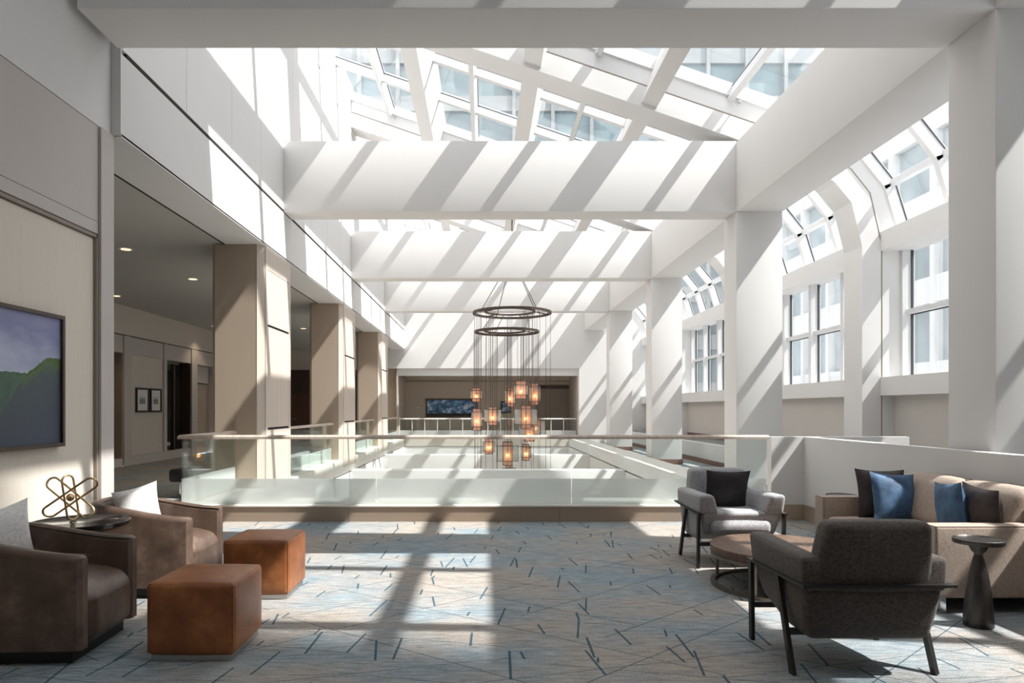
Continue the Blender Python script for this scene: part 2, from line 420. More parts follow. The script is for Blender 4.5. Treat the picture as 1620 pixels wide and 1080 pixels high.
def struct(o, label=None, cat=None): return tag(o, label, cat, None, 'structure')

# ---------------------------------------------------------------- building constants
XL, XR = -3.40, 4.27
G = [-0.16 + 5.86*k for k in range(6)]          # near faces of the grid frames
T = 0.58
ZS, ZR, ZB, ZT = 3.97, 4.74, 4.755, 5.95
YF = 29.1                                        # far atrium wall
def zg(x): return 8.32 - 0.343*x                 # roof glass plane
def zu(x): return 7.45 - 0.343*x                 # rafter underside
XK, ZK = 6.16, 6.207
XC = -8.9                                        # corridor wall

# ---------------------------------------------------------------- floors
bm = bmesh.new()
box(bm, XC, 8.5, -4, 8.9, -0.15, 0); box(bm, XC, XL-0.06, 8.9, 34, -0.15, 0)
box(bm, 3.7, 8.5, 8.9, 29.2, -0.15, 0); box(bm, XL, 8.5, 29.2, 33.5, -0.15, 0)
struct(done('floor', bm, M['carpet']), 'grey and blue carpet with dark angular lines across the lounge', 'floor')
struct(mkbox('floor_lower', -12, 12, 4, 34, -4.5, -4.3, M['cap']), 'pale lower level floor seen deep inside the open well', 'floor')

# lower storey of the well
bm = bmesh.new(); box(bm, XL-0.4, XL, 8.9, 29.4, -4.3, -0.18)
struct(done('wall_well_left', bm, M['white']), 'white wall of the well below the column side curb', 'wall')
bm = bmesh.new(); box(bm, 3.6, 4.0, 8.9, 29.4, -4.3, -0.19)
struct(done('wall_well_right', bm, M['white']), 'white wall of the well below the window side curb', 'wall')
struct(mkbox('wall_well_far', XL, 3.6, 29.2, 29.5, -4.3, -0.19, M['white']), 'white far wall of the well under the far gallery', 'wall')
struct(mkbox('wall_well_front', XL, 3.6, 8.6, 8.9, -4.3, -0.19, M['white']), 'white wall of the well under the glass balustrade', 'wall')
for k, wd in ((2, 'first'), (3, 'second'), (4, 'third')):
    struct(mkbox('beam_lower', XL, 3.6, G[k], G[k]+0.5, -1.35, -0.15, M['white'], bev=0.01), f'{wd} white beam crossing the well below floor level, counted from the balustrade', 'beam')

# curbs round the well
cu = root('trim_curb_front', (0, 0, 0), 'brown veneer curb with cream cap under the glass balustrade', 'curb', kind='structure')
for i, (a, b) in enumerate([(-4.0, -1.70), (-1.70, 0.95), (0.95, 3.60)]):
    mkbox('panel', a+0.002, b-0.002, 8.56, 8.88, 0, 0.185, M['curb'], cu)
mkbox('cap', -4.0, 3.62, 8.545, 8.9, 0.187, 0.205, M['cap'], cu)
for side, xa, xb, nm in ((0, -4.0, XL, 'columns'), (1, 3.6, 4.22, 'windows')):
    c2 = root('trim_curb_left' if side == 0 else 'trim_curb_right', (0, 0, 0), f'low curb along the well on the side of the {nm}', 'curb', kind='structure')
    if side == 0: spans = [(8.9, 10.55), (12.12, 16.48), (18.14, 22.6), (24.26, 29.1)]
    else: spans = [(8.9, 29.1)]
    if side == 0:
        for i in range(14): mkbox('fascia_panel', XL-0.058, XL, 8.9+i*1.443+0.004, 8.9+(i+1)*1.443-0.004, -0.15, -0.001, M['cap'], c2)
    for a, b in spans:
        n = max(1, round((b-a)/1.45))
        for i in range(n):
            y0, y1 = a+(b-a)*i/n, a+(b-a)*(i+1)/n
            mkbox('panel', xa, xb, y0+0.004, y1-0.004, 0.0 if side == 0 else -0.15, 0.17, M['cap'] if side == 0 else M['white_panel'], c2)
        mkbox('cap', xa-0.005, xb, a, b, 0.172, 0.185, M['cap'], c2)
mkbox('panel', XL, 3.6, 29.18, 29.25, -0.17, 0.12, M['warm'], root('trim_curb_far', (0, 0, 0), 'beige slab edge under the far gallery railing', 'curb', kind='structure'))

# ---------------------------------------------------------------- atrium side beams and walls
def panel_wall(parent, x0, x1, y0, y1, z0, z1, n, mat, gap=0.006):
    for i in range(n):
        a, b = y0+(y1-y0)*i/n, y0+(y1-y0)*(i+1)/n
        z1a = z1(a) if callable(z1) else z1
        mkbox('panel', x0, x1, a+gap/2, b-gap/2, z0, z1a, mat, parent)
wl = root('wall_left', (0, 0, 0), 'white upper wall and bulkhead running along the left of the atrium', 'wall', kind='structure')
mkbox('backing', -4.3, XL-0.04, 6.40, YF+0.2, ZS+0.02, 9.6, M['greypanel'], wl)
mkbox('lower_band', XL-0.04, XL, 6.40, YF, ZS, ZR, M['white'], wl)
edges = [6.42]
ys = [6.42] + [G[k] + T + (5.86-T)*i/4 if i else G[k]+T for k in range(2, 5) for i in range(4)] + [YF]
ys = [6.42, 7.8, 9.2, 10.4] + [y for y in ys[1:]]
for a, b in zip(ys, ys[1:]):
    mkbox('panel', XL-0.04, XL, a+0.004, b-0.004, ZR+0.05, 8.44, M['white_panel'], wl); mkbox('panel', XL-0.04, XL, a+0.004, b-0.004, 8.465, zg(XL)+0.1, M['white_panel'], wl)
mkbox('reveal', XL-0.04, XL-0.006, 6.5, YF, ZR, ZR+0.05, M['dark'], wl); mkbox('reveal', XL-0.04, XL-0.006, 6.5, YF, 8.44, 8.465, M['redbase'], wl)
mkbox('soffit', -4.0, XL, 6.40, YF, ZS-0.012, ZS+0.019, M['white'], wl)
mkbox('reveal', -4.03, -3.998, 6.4, 28.9, ZS-0.014, ZS+0.02, M['dark'], wl)
wle = mkbox('end', -4.0, XL, 6.385, 6.40, ZS, 9.4, M['white'], wl)

# near left wall with panelling
wn = root('wall_left_near', (0, 0, 0), 'panelled beige wall holding the landscape painting', 'wall', kind='structure')
mkbox('core', -3.9, -3.53, -4, 6.38, 0, ZS, M['greypanel'], wn)
mkbox('upper_wall', -3.9, -3.49, -4, 6.38, ZS, 9.6, M['white'], wn)
mkbox('pilaster', -3.6, -3.46, 6.17, 6.38, 0, ZS-0.01, M['greypanel'], wn)
for a, b in ((-4, 0.6), (0.6, 3.4), (3.4, 6.165)):
    mkbox('upper_panel', -3.55, -3.485, a+0.003, b-0.003, 3.10, ZS-0.012, M['greypanel'], wn)
    mkbox('band_panel', -3.55, -3.485, a+0.003, b-0.003, 2.99, 3.095, M['greypanel'], wn)
    mkbox('fabric_panel', -3.55, -3.515, a+0.02, b-0.028, 0.14, 2.94, M['ribbed'], wn)
    mkbox('moulding', -3.55, -3.495, a, b-0.01, 2.955, 2.985, M['taupe_dark'], wn)
    mkbox('stile', -3.55, -3.485, b-0.022, b-0.002, 0.14, 2.95, M['taupe_dark'], wn)
mkbox('baseboard', -3.55, -3.475, -4, 6.165, 0, 0.13, M['base'], wn)
struct(mkbox('wall_back', -3.9, 8.6, -4.3, -4.0, 0, 9.6, M['taupe_dark']), 'beige wall closing the lounge behind the seats', 'wall')

# girder on the right and columns
struct(mkbox('beam_girder_right', XR, XR+0.78, -4, YF, ZB, 5.93, M['white'], bev=0.006), 'long white girder running on top of the right hand columns', 'beam')
names = ['nearest', 'second', 'third', 'fourth']
for k in range(1, 5):
    p = root('pillar_right', (0, 0, 0), f'white square column under the right girder, {names[k-1]} from the sofa', 'column', kind='structure')
    mkbox('shaft', XR, XR+0.78, G[k], G[k]+T, 0, ZB, M['white'], p, bev=0.006)
    mkbox('baseboard', XR-0.012, XR+0.792, G[k]-0.012, G[k]+T+0.012, 0, 0.13, M['redbase'], p)
for k in range(0, 5):
    b_ = mkbox('beam', XL, XR, G[k], G[k]+(0.63 if k == 1 else 0.5), ZB, ZT, M['white'], bev=0.006)
    struct(b_, ['white beam over the lounge behind the camera', 'white beam nearest the lounge across the top of the picture', 'second white cross beam, striped by sun over the near balustrade',
                'third white cross beam, in front of the chandelier', 'white cross beam behind the chandelier rings'][k], 'beam')

# frames: rafter bending down into a rib by the windows
inner = [(XL, zu(XL)), (5.5, zu(5.5)), (5.94, 5.25), (6.22, 4.91), (6.40, 4.17), (6.40, 0.0)]
mid = [(XL, zu(XL)+0.36), (5.66, zu(5.66)+0.36), (6.2, 5.47), (6.52, 5.07), (6.72, 4.19), (6.72, 0.0)]
outer = [(XL, zg(XL)-0.02), (XK-0.02, ZK-0.04), (6.93, 5.2), (7.15, 4.6), (7.2, 0.0)]
def between(A, B): return A + B[::-1]
g2 = 0.024
for k in range(0, 5):
    fr = root('beam_rafter_rib', (0, 0, 0), ['white bent rib and rafter behind the camera', 'white bent rib and sloping rafter above the nearest cross beam', 'white bent rib and sloping rafter beside the second right column',
              'white bent rib and sloping rafter beside the third right column', 'white bent rib and sloping rafter beside the fourth right column'][k], 'beam', kind='structure')
    bm = bmesh.new(); prism_y(bm, between(inner, mid), G[k], G[k]+T); done('inner_rib', bm, M['white'], fr)
    m2 = [(x+0.006, z+g2) if i < 2 else (x+g2, z+0.006) for i, (x, z) in enumerate(mid)]
    bm = bmesh.new(); prism_y(bm, between(m2, outer), G[k], G[k]+T); done('outer_rib', bm, M['white_panel'], fr)
    bm = bmesh.new(); prism_y(bm, between([(x-0.004, z-0.004) for x, z in mid], [(x+0.03, z+0.03) for x, z in m2]), G[k]+0.005, G[k]+T-0.005); done('reveal', bm, M['taupe_dark'], fr)

# ---------------------------------------------------------------- skylight glazing
XS = [XL, -2.33, -1.14, -0.18, 1.06, 2.02, 3.04, 4.24, 5.2, XK]
PUR = {-1.14: 0.33, 1.06: 0.31, 3.04: 0.27}
UX, UZ = 1/1.0572, -0.343/1.0572                 # along the pitch; (-UZ, UX) is its normal
def pitchbar(name, x, wd, t0, t1, ya, yb, mat, parent):
    bm = bmesh.new(); prism_y(bm, [(x+s*wd/2*UX-t*UZ, zg(x)+s*wd/2*UZ+t*UX) for s, t in ((-1, t0), (1, t0), (1, t1), (-1, t1))], ya, yb)
    return done(name, bm, mat, parent)
SLOPE = [(XK, ZK), (6.93, 5.235), (7.18, 4.42)]
bayname = ['over the lounge', 'between the two nearest cross beams', 'between the second and third cross beams', 'over the chandelier', 'over the far gallery']
def slopebox(name, xa, xb, ya, yb, za, zb, mat, parent):     # box following the roof pitch; za,zb offsets from the glass plane
    bm = bmesh.new(); prism_y(bm, [(xa, zg(xa)+za), (xb, zg(xb)+za), (xb, zg(xb)+zb), (xa, zg(xa)+zb)], ya, yb)
    return done(name, bm, mat, parent)
for k in range(0, 5):
    ya, yb = G[k]+T, (G[k+1] if k < 4 else YF)
    sk = root(f'window_{k+1}', (0, 0, 0), f'sloping skylight of pale blue glass {bayname[k]}', 'window', kind='structure')
    YS = [ya, 3.05, 4.62, yb] if k == 0 else [ya, 7.6, 9.6, yb] if k == 1 else [ya + (yb-ya)*i/3 for i in range(4)]
    for x0, x1 in zip(XS, XS[1:]):
        for y0, y1 in zip(YS, YS[1:]):
            xm = (x0+x1)/2
            solid = (k == 0 and y1 > 3.1 and xm < 0.6) or (k == 1 and y1 < 8.2 and xm < -0.5)  # opaque cells added out of view to keep sun off the left side
            slopebox('sun_block_panel' if solid else 'pane', x0+0.01, x1-0.01, y0+0.01, y1-0.01, -0.01 if not solid else -0.03, 0.012, M['white_panel'] if solid else M['glass'], sk)
    for x in XS[1:-1]:
        if x in PUR:
            pitchbar('purlin', x, PUR[x], -0.76, 0.03, ya-0.01, yb+0.01, M['white'], sk)
        else:
            pitchbar('mullion', x, 0.10, -0.26, 0.03, ya, yb, M['frame'], sk); pitchbar('gasket', x, 0.116, -0.03, -0.012, ya, yb, M['gasket'], sk)
    for y in YS[1:-1]:
        slopebox('transom', XL, XK, y-0.06, y+0.06, -0.20, 0.025, M['frame'], sk)
        slopebox('gasket', XL, XK, y-0.064, y+0.064, -0.03, -0.012, M['gasket'], sk)
    slopebox('transom', XL, XK, ya-0.005, ya+0.05, -0.20, 0.025, M['frame'], sk); slopebox('transom', XL, XK, yb-0.05, yb+0.005, -0.20, 0.025, M['frame'], sk)
    # bent glazing down to the windows
    wb = root(f'window_{k+6}', (0, 0, 0), f'bent glazing and tall window in the right wall {bayname[k]}', 'window', kind='structure')
    n = 4; yy = [ya + (yb-ya)*i/n for i in range(n+1)]
    for (p, q) in zip(SLOPE, SLOPE[1:]):
        d = Vector((q[0]-p[0], 0, q[1]-p[1])).normalized(); nn = Vector((-d.z, 0, d.x)) * -1
        if nn.x > 0: nn = -nn                        # inwards
        for y0, y1 in zip(yy, yy[1:]):
            bm = bmesh.new(); prism_y(bm, [(p[0], p[1]), (q[0], q[1]), (q[0]-nn.x*0.02, q[1]-nn.z*0.02), (p[0]-nn.x*0.02, p[1]-nn.z*0.02)], y0+0.015, y1-0.015); done('pane', bm, M['glass'], wb)
        for y in yy:
            bm = bmesh.new(); prism_y(bm, [(p[0]-nn.x*0.03, p[1]-nn.z*0.03), (q[0]-nn.x*0.03, q[1]-nn.z*0.03), (q[0]+nn.x*0.19, q[1]+nn.z*0.19), (p[0]+nn.x*0.19, p[1]+nn.z*0.19)], y-0.05, y+0.05); done('mullion', bm, M['frame'], wb)
            bm = bmesh.new(); prism_y(bm, [(p[0]-nn.x*0.01, p[1]-nn.z*0.01), (q[0]-nn.x*0.01, q[1]-nn.z*0.01), (q[0]+nn.x*0.015, q[1]+nn.z*0.015), (p[0]+nn.x*0.015, p[1]+nn.z*0.015)], y-0.056, y+0.056); done('gasket', bm, M['gasket'], wb)
    bm = bmesh.new(); bar(bm, (6.90, ya, 5.225), (6.90, yb, 5.225), 0.10, 0.10); done('transom', bm, M['frame'], wb)
    bm = bmesh.new(); bar(bm, (XK-0.02, ya, ZK-0.03), (XK-0.02, yb, ZK-0.03), 0.14, 0.12); done('transom', bm, M['frame'], wb)
    mkbox('lintel', 6.71, 7.3, ya, yb, 4.09, 4.41, M['white'], wb)
    mkbox('sill', 6.71, 7.3, ya, yb, 1.64, 1.95, M['white'], wb)
    for y0, y1 in zip(yy, yy[1:]):
        for z0, z1 in ((1.97, 3.03), (3.07, 4.08)): mkbox('pane', 7.225, 7.245, y0+0.02, y1-0.02, z0, z1, M['glass'], wb)
    for y in yy:
        mkbox('mullion', 7.05, 7.26, y-0.055, y+0.055, 1.95, 4.09, M['frame'], wb)
        mkbox('gasket', 7.19, 7.23, y-0.068, y+0.068, 1.95, 4.09, M['gasket'], wb)
    mkbox('transom', 7.12, 7.26, ya, yb, 3.01, 3.09, M['frame'], wb)
    mkbox('gasket', 7.2, 7.23, ya, yb, 2.995, 3.01, M['gasket'], wb)
    mkbox('gasket', 7.2, 7.23, ya, yb, 3.09, 3.10, M['gasket'], wb)
    wr = root(f'wall_alcove', (0, 0, 0), f'greige alcove wall below the window sill {bayname[k]}', 'wall', kind='structure')
    mkbox('alcove_wall', 6.95, 7.3, ya, yb, 0, 1.64, M['alcove'], wr)
    if k >= 1: mkbox('baseboard', 6.93, 6.95, ya, yb, 0.50, 0.63, M['redbase'], wr)
struct(mkbox('roof', -4.3, 7.4, -4.3, G[0], 9.5, 9.7, M['taupe_dark']), 'solid roof behind the lounge', 'roof')
struct(mkbox('roof_left', -9.2, XL-0.04, -4.3, 34.5, 9.62, 9.8, M['white']), 'flat roof over the corridor', 'roof')
struct(mkbox('wall_right_rear', 7.2, 7.5, -4.3, G[0], 0, 9.6, M['taupe']), 'taupe right wall behind the camera', 'wall')
lw = root('trim_ledge_right', (0, 0, 0), 'low white ledge wall beside the right gallery floor', 'ledge', kind='structure')
mkbox('ledge_wall', 5.73, 5.88, 9.3, YF, 0, 0.52, M['white'], lw)
mkbox('ledge_floor', 5.88, 6.95, 9.3, YF, 0.3, 0.50, M['carpet'], lw)
mkbox('baseboard', 5.715, 5.73, 9.3, YF, 0, 0.12, M['redbase'], lw)

# stair enclosure behind the sofa
se = root('wall_stair', (0, 0, 0), 'chest high white wall behind the sofa turning toward the balustrade', 'wall', kind='structure')
mkbox('side_wall', 4.10, 4.22, 0.5, 8.75, 0, 1.055, M['white'], se)
mkbox('return_wall', 3.68, 5.45, 8.75, 8.88, 0, 1.055, M['white'], se)
mkbox('baseboard', 4.085, 4.10, 0.5, 8.75, 0, 0.19, M['base'], se)
mkbox('baseboard', 3.67, 4.085, 8.735, 8.75, 0, 0.19, M['base'], se)
mkbox('ledge', 4.06, 4.085, 0.5, 8.7, 0.185, 0.195, M['base'], se)

# far wall and far gallery
fw = root('wall_far', (0, 0, 0), 'white wall closing the far end of the atrium over the gallery opening', 'wall', kind='structure')
mkbox('upper_wall', -3.75, 7.4, YF, YF+0.25, 3.15, 9.7, M['white'], fw)
mkbox('header', -3.75, 4.04, YF+0.12, YF+0.3, 2.84, 3.149, M['white'], fw)
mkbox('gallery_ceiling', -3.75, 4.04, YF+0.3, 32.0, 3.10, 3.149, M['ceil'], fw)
mkbox('pier', 4.04, 7.4, YF, 32.0, 0, 3.149, M['white'], fw)
mkbox('jamb', 3.98, 4.04, YF+0.02, 32.0, 0, 2.84, M['palepanel'], fw)
mkbox('jamb', -3.75, -3.69, YF+0.02, 32.0, 0, 2.84, M['palepanel'], fw)
mkbox('gallery_wall', -3.8, 7.4, 32.0, 32.3, 0, 4, simple('gallery_paint', (0.60, 0.50, 0.41), 0.7, var=0.02), fw)
mkbox('pier', -4.4, -3.75, YF+0.3, 32.0, 0, 3.149, M['taupe'], fw)
mkbox('pier_top', -4.4, -3.75, YF, 32.0, 3.149, 9.7, M['white'], fw)
mkbox('cornice', -3.69, 3.98, 31.94, 32.0, 2.70, 2.73, M['taupe_dark'], fw)
mkbox('alcove', 2.4, 3.95, 31.95, 32.0, 0, 2.45, M['taupe_dark'], fw)
mkbox('alcove_lintel', 2.3, 3.96, 31.90, 32.0, 2.36, 2.52, M['darkwood'], fw)

# ---------------------------------------------------------------- corridor on the left
wc = root('wall_corridor', (0, 0, 0), 'beige panelled corridor wall with recessed openings beyond the columns', 'wall', kind='structure')
mkbox('core', XC-0.6, XC-0.35, 6.3, 33.5, 0, 4.0, M['taupe'], wc)
mkbox('frieze', XC-0.35, XC, 6.3, 33.5, 3.25, 4.0, M['warm'], wc)
mkbox('cornice', XC-0.35, XC+0.015, 6.3, 33.5, 3.235, 3.25, M['dark'], wc)
# bays: (y0, y1, kind)
bays = [(6.4, 11.4, 'fabric'), (11.6, 14.0, 'fabric'), (14.2, 16.85, 'open'), (17.2, 18.95, 'fabric'), (19.12, 20.75, 'glazed'), (21.15, 22.6, 'door'),
        (22.9, 25.2, 'fabric'), (25.4, 27.2, 'glazed'), (27.5, 28.7, 'door')]
for i, (a, b, kd) in enumerate(bays):
    mkbox('frieze_panel', XC-0.35, XC-0.01, a+0.004, b-0.004, 2.80, 3.232, M['greypanel'], wc)
    nxt = bays[i+1][0] if i+1 < len(bays) else 33.5
    mkbox('pilaster', XC-0.35, XC+0.02, b, nxt, 0, 3.232, M['greypanel'], wc)
    if kd == 'fabric':
        mkbox('fabric_panel', XC-0.35, XC-0.02, a+0.01, b-0.01, 0.24, 2.795, M['warm'], wc)
        mkbox('baseboard', XC-0.35, XC+0.02, a, b, 0, 0.235, M['greypanel'], wc)
    elif kd == 'glazed':
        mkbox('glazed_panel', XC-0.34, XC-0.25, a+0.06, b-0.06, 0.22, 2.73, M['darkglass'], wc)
        mkbox('jamb', XC-0.35, XC-0.02, a, a+0.06, 0, 2.795, M['greypanel'], wc); mkbox('jamb', XC-0.35, XC-0.02, b-0.06, b, 0, 2.795, M['darkwood'], wc)
        mkbox('sill', XC-0.35, XC, a, b, 0, 0.22, M['greypanel'], wc)
        mkbox('mullion', XC-0.26, XC-0.2, a+0.9, a+0.98, 0.22, 2.73, M['darkwood'], wc)
    elif kd == 'open':
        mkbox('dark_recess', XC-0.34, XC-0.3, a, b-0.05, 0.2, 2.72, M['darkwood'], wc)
        mkbox('jamb', XC-0.3, XC-0.02, b-0.05, b, 0, 2.795, M['taupe_dark'], wc)
        mkbox('sill', XC-0.35, XC, a, b-0.05, 0, 0.2, M['warm'], wc)
dn = 0
for (a, b, kd) in bays:
    if kd == 'door':
        dn += 1
        d = root(f'door_{dn}', (0, 0, 0), ['taupe corridor door with a black lock plate', 'farther taupe corridor door past the second column'][dn-1], 'door', kind='structure')
        mkbox('leaf', XC-0.3, XC-0.22, a+0.1, b-0.1, 0, 2.2, M['doorpaint'], d)
        mkbox('transom_panel', XC-0.3, XC-0.2, a+0.1, b-0.1, 2.25, 2.79, M['greypanel'], d)
        mkbox('moulding', XC-0.22, XC-0.205, a+0.3, b-0.3, 0.3, 2.0, M['taupe'], d)
        mkbox('lock_plate', XC-0.22, XC-0.19, a+0.14, a+0.27, 0.88, 1.17, M['blackmetal'], d)
        bm = bmesh.new(); tube(bm, [(XC-0.19, a+0.2, 1.0), (XC-0.12, a+0.2, 1.0), (XC-0.12, a+0.38, 1.0)], 0.014); done('handle', bm, M['chrome'], d, smooth=True)
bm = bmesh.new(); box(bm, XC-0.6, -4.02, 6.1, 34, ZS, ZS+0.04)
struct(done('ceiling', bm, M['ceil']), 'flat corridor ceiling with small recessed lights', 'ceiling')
struct(mkbox('wall_corridor_near', XC-0.6, -3.9, 6.1, 6.38, 0, ZS, M['warm']), 'beige wall at the near end of the corridor', 'wall')
we = root('wall_corridor_end', (0, 0, 0), 'dark wall with a wooden door at the far end of the corridor', 'wall', kind='structure')
mkbox('end_wall', XC-0.6, -4.25, 29.0, 29.2, 0, ZS-0.01, M['warm'], we)
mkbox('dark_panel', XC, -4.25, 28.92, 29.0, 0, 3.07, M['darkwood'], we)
de = root('door_3', (0, 0, 0), 'dark wooden door at the far end of the corridor', 'door', kind='structure')
mkbox('leaf', -8.15, -7.25, 28.86, 28.92, 0, 2.08, wood('reddish_wood', (0.075, 0.030, 0.018), (0.13, 0.055, 0.03), (8, 8, 0.6)), de)
bm = bmesh.new(); tube(bm, [(-8.07, 28.86, 1.0), (-8.07, 28.78, 1.0), (-7.93, 28.78, 1.0)], 0.02); done('handle', bm, M['chrome'], de)

# left columns: chamfered, panelled on the well side
for i, (y0, y1) in enumerate([(10.55, 12.12), (16.46, 18.14), (22.55, 24.26)]):
    p = root('pillar_left', (0, 0, 0), f'taupe panelled column along the corridor, {names[i]} from the lounge' if i else 'taupe panelled column along the corridor standing nearest the lounge', 'column', kind='structure')
    c = 0.10
    bm = bmesh.new(); prism_z(bm, [(-4.22+0.06, y0), (-3.52, y0), (XL-0.03, y0+c), (XL-0.03, y1-c), (-3.52, y1), (-4.16, y1), (-4.22, y1-0.06), (-4.22, y0+0.06)], 0, ZS-0.012)
    done('core', bm, M['taupe'], p)
    bm = bmesh.new(); prism_z(bm, [(-3.512, y0-0.004), (XL-0.026, y0+c-0.01), (XL-0.026, y0+c+0.02), (-3.53, y0+0.03)], 0, ZS-0.014); done('chamfer', bm, M['palepanel'], p)
    ya, yb = y0+c+0.01, y1-c
    xs = XL-0.03
    mkbox('frame', xs, xs+0.022, ya, ya+0.09, 0, ZS-0.014, M['palepanel'], p); mkbox('frame', xs, xs+0.022, yb-0.09, yb, 0, ZS-0.014, M['palepanel'], p)
    mkbox('frame', xs, xs+0.022, ya+0.09, yb-0.09, ZS-0.36, ZS-0.014, M['palepanel'], p)
    for z0, z1 in ((0.0, 1.08), (1.12, 2.71), (2.75, ZS-0.368)):
        mkbox('panel', xs, xs+0.020, ya+0.096, yb-0.096, z0, z1, M['palepanel'], p)
    for z in (1.08, 2.71): mkbox('slot', xs, xs+0.004, ya+0.09, yb-0.09, z, z+0.04, M['dark'], p)
    mkbox('baseboard', -4.23, -3.5, y0-0.012, y0, 0, 0.13, M['base'], p)

# ---------------------------------------------------------------- balustrades
def balus(name, label, pts, panels, railmat=None, posts=False, z0=0.205, zr=1.04, frost=0.53, group=None):
    r = root(name, (0, 0, 0), label, 'balustrade', group)
    for (p, q, n) in panels:
        p, q = Vector(p), Vector(q); d = (q-p)
        for i in range(n):
            a, b = p+d*(i/n), p+d*((i+1)/n); u = d.normalized()
            a2, b2 = a+u*0.006, b-u*0.006
            bm = bmesh.new(); bar(bm, (a2.x, a2.y, (z0+zr)/2), (b2.x, b2.y, (z0+zr)/2), 0.015, zr-z0); g = done('glass_panel', bm, M['railglass'], r)
            if posts: mkbox('post', a2.x-0.014, a2.x+0.014, a2.y-0.015, a2.y+0.015, z0, zr, M['cap'], r)
            if frost:
                nx = Vector((-u.y, u.x)); 
                s = -0.011 if abs(u.x) > 0.5 else 0.011
                fa, fb = a2+nx*s, b2+nx*s
                bm = bmesh.new(); bar(bm, (fa.x, fa.y, (z0+frost)/2), (fb.x, fb.y, (z0+frost)/2), 0.004, frost-z0); done('frosted_film', bm, M['frost'], g)
    bm = bmesh.new()
    sec = [(-0.038, 0.0), (-0.038, 0.028), (-0.022, 0.05), (0.022, 0.05), (0.038, 0.028), (0.038, 0.0)]
    rings = []
    P = [Vector(q) for q in pts]
    for i, c in enumerate(P):
        t0 = (P[i]-P[i-1]).normalized() if i > 0 else (P[1]-P[0]).normalized(); t1 = (P[i+1]-P[i]).normalized() if i < len(P)-1 else t0
        n0 = Vector((-t0.y, t0.x)); n1 = Vector((-t1.y, t1.x)); m = (n0+n1).normalized(); m /= max(0.3, m.dot(n0))
        rings.append([bm.verts.new((c.x+m.x*s, c.y+m.y*s, zr+z-0.008)) for s, z in sec])
    for A, B in zip(rings, rings[1:]):
        for k in range(6): bm.faces.new([A[k], A[(k+1) % 6], B[(k+1) % 6], B[k]])
    bm.faces.new(rings[0][::-1]); bm.faces.new(rings[-1])
    done('handrail', bm, railmat or M['rail'], r); return r
balus('glass_balustrade', 'long glass balustrade with wooden handrail in front of the open well', [(-3.84, 10.5), (-3.84, 8.66), (3.6, 8.66)],
      [((-3.84, 8.66), (3.58, 8.66), 3), ((-3.84, 10.5), (-3.84, 8.70), 1)])
for i, (a, b) in enumerate([(12.16, 16.42), (18.18, 22.5), (24.3, 29.0)]):
    balus('side_balustrade', ['short glass balustrade between the first and second taupe columns', 'short glass balustrade between the second and third taupe columns', 'short glass balustrade past the third taupe column'][i],
          [(-3.66, a), (-3.66, b)], [((-3.66, a+0.02), (-3.66, b-0.02), 2 if i < 2 else 3)], z0=0.186, frost=0.48, group='side balustrades between the columns')
balus('far_balustrade', 'glass balustrade with pale rail at the far gallery', [(-3.66, 29.32), (3.95, 29.32)], [((-3.64, 29.32), (3.95, 29.32), 14)], M['cap'], True, z0=0.005, zr=0.98, frost=0.5)

# ---------------------------------------------------------------- ceiling lights, sprinklers
for i, (x, y) in enumerate([(-5.72, 10.9), (-5.72, 13.4), (-8.3, 15.4), (-5.72, 16.4), (-5.72, 21.6), (-5.72, 26.5), (-8.3, 21.0)]):
    d = root('ceiling_light', (x, y, ZS), ['recessed downlight nearest the lounge in the corridor ceiling', 'recessed downlight just left of the first taupe column', 'recessed downlight close to the corridor wall',
             'recessed downlight hidden behind the first taupe column', 'recessed downlight between the first and second taupe columns', 'recessed downlight far down the corridor', 'recessed downlight by the far corridor wall'][i], 'light', 'corridor downlights')
    bm = bmesh.new(); lathe(bm, [(0.09, -0.010), (0.105, -0.012), (0.11, -0.001), (0.085, -0.001)], seg=24); done('trim_ring', bm, M['frame'], d, smooth=True)
    bm = bmesh.new(); lathe(bm, [(0.075, -0.013), (0.075, -0.002)], seg=20); done('lens', bm, M['downlight'], d)
    lp = bpy.data.lights.new('downlight_lamp', 'SPOT'); lp.energy = 26; lp.color = (1, 0.78, 0.55); lp.spot_size = 1.9; lp.spot_blend = 0.6; lp.shadow_soft_size = 0.06
    lo = link('downlight_lamp', lp, d, (0, 0, -0.03))
for i, (x, k) in enumerate([(4.3, 2), (1.9, 2), (-2.3, 3), (-0.25, 3), (1.8, 3)]):
    d = root('sprinkler', (x, G[k], zg(x)-0.26), ['sidewall sprinkler on the rafter by the right girder', 'sidewall sprinkler near the middle of the nearest sloping rafter', 'sidewall sprinkler near the left wall on the farther rafter',
             'sidewall sprinkler mid way along the farther rafter', 'sidewall sprinkler right of centre on the farther rafter'][i], 'sprinkler', 'sprinklers on the rafters')
    bm = bmesh.new(); bmesh.ops.create_cone(bm, cap_ends=True, segments=14, radius1=0.045, radius2=0.035, depth=0.02, matrix=Matrix.Translation((0, -0.01, 0)) @ Matrix.Rotation(PI/2, 4, 'X')); done('plate', bm, M['frame'], d)
    bm = bmesh.new(); tube(bm, [(0, -0.02, 0), (0, -0.09, -0.005)], 0.014); box(bm, -0.03, 0.03, -0.1, -0.09, -0.02, 0.02); done('head', bm, M['steel'], d)

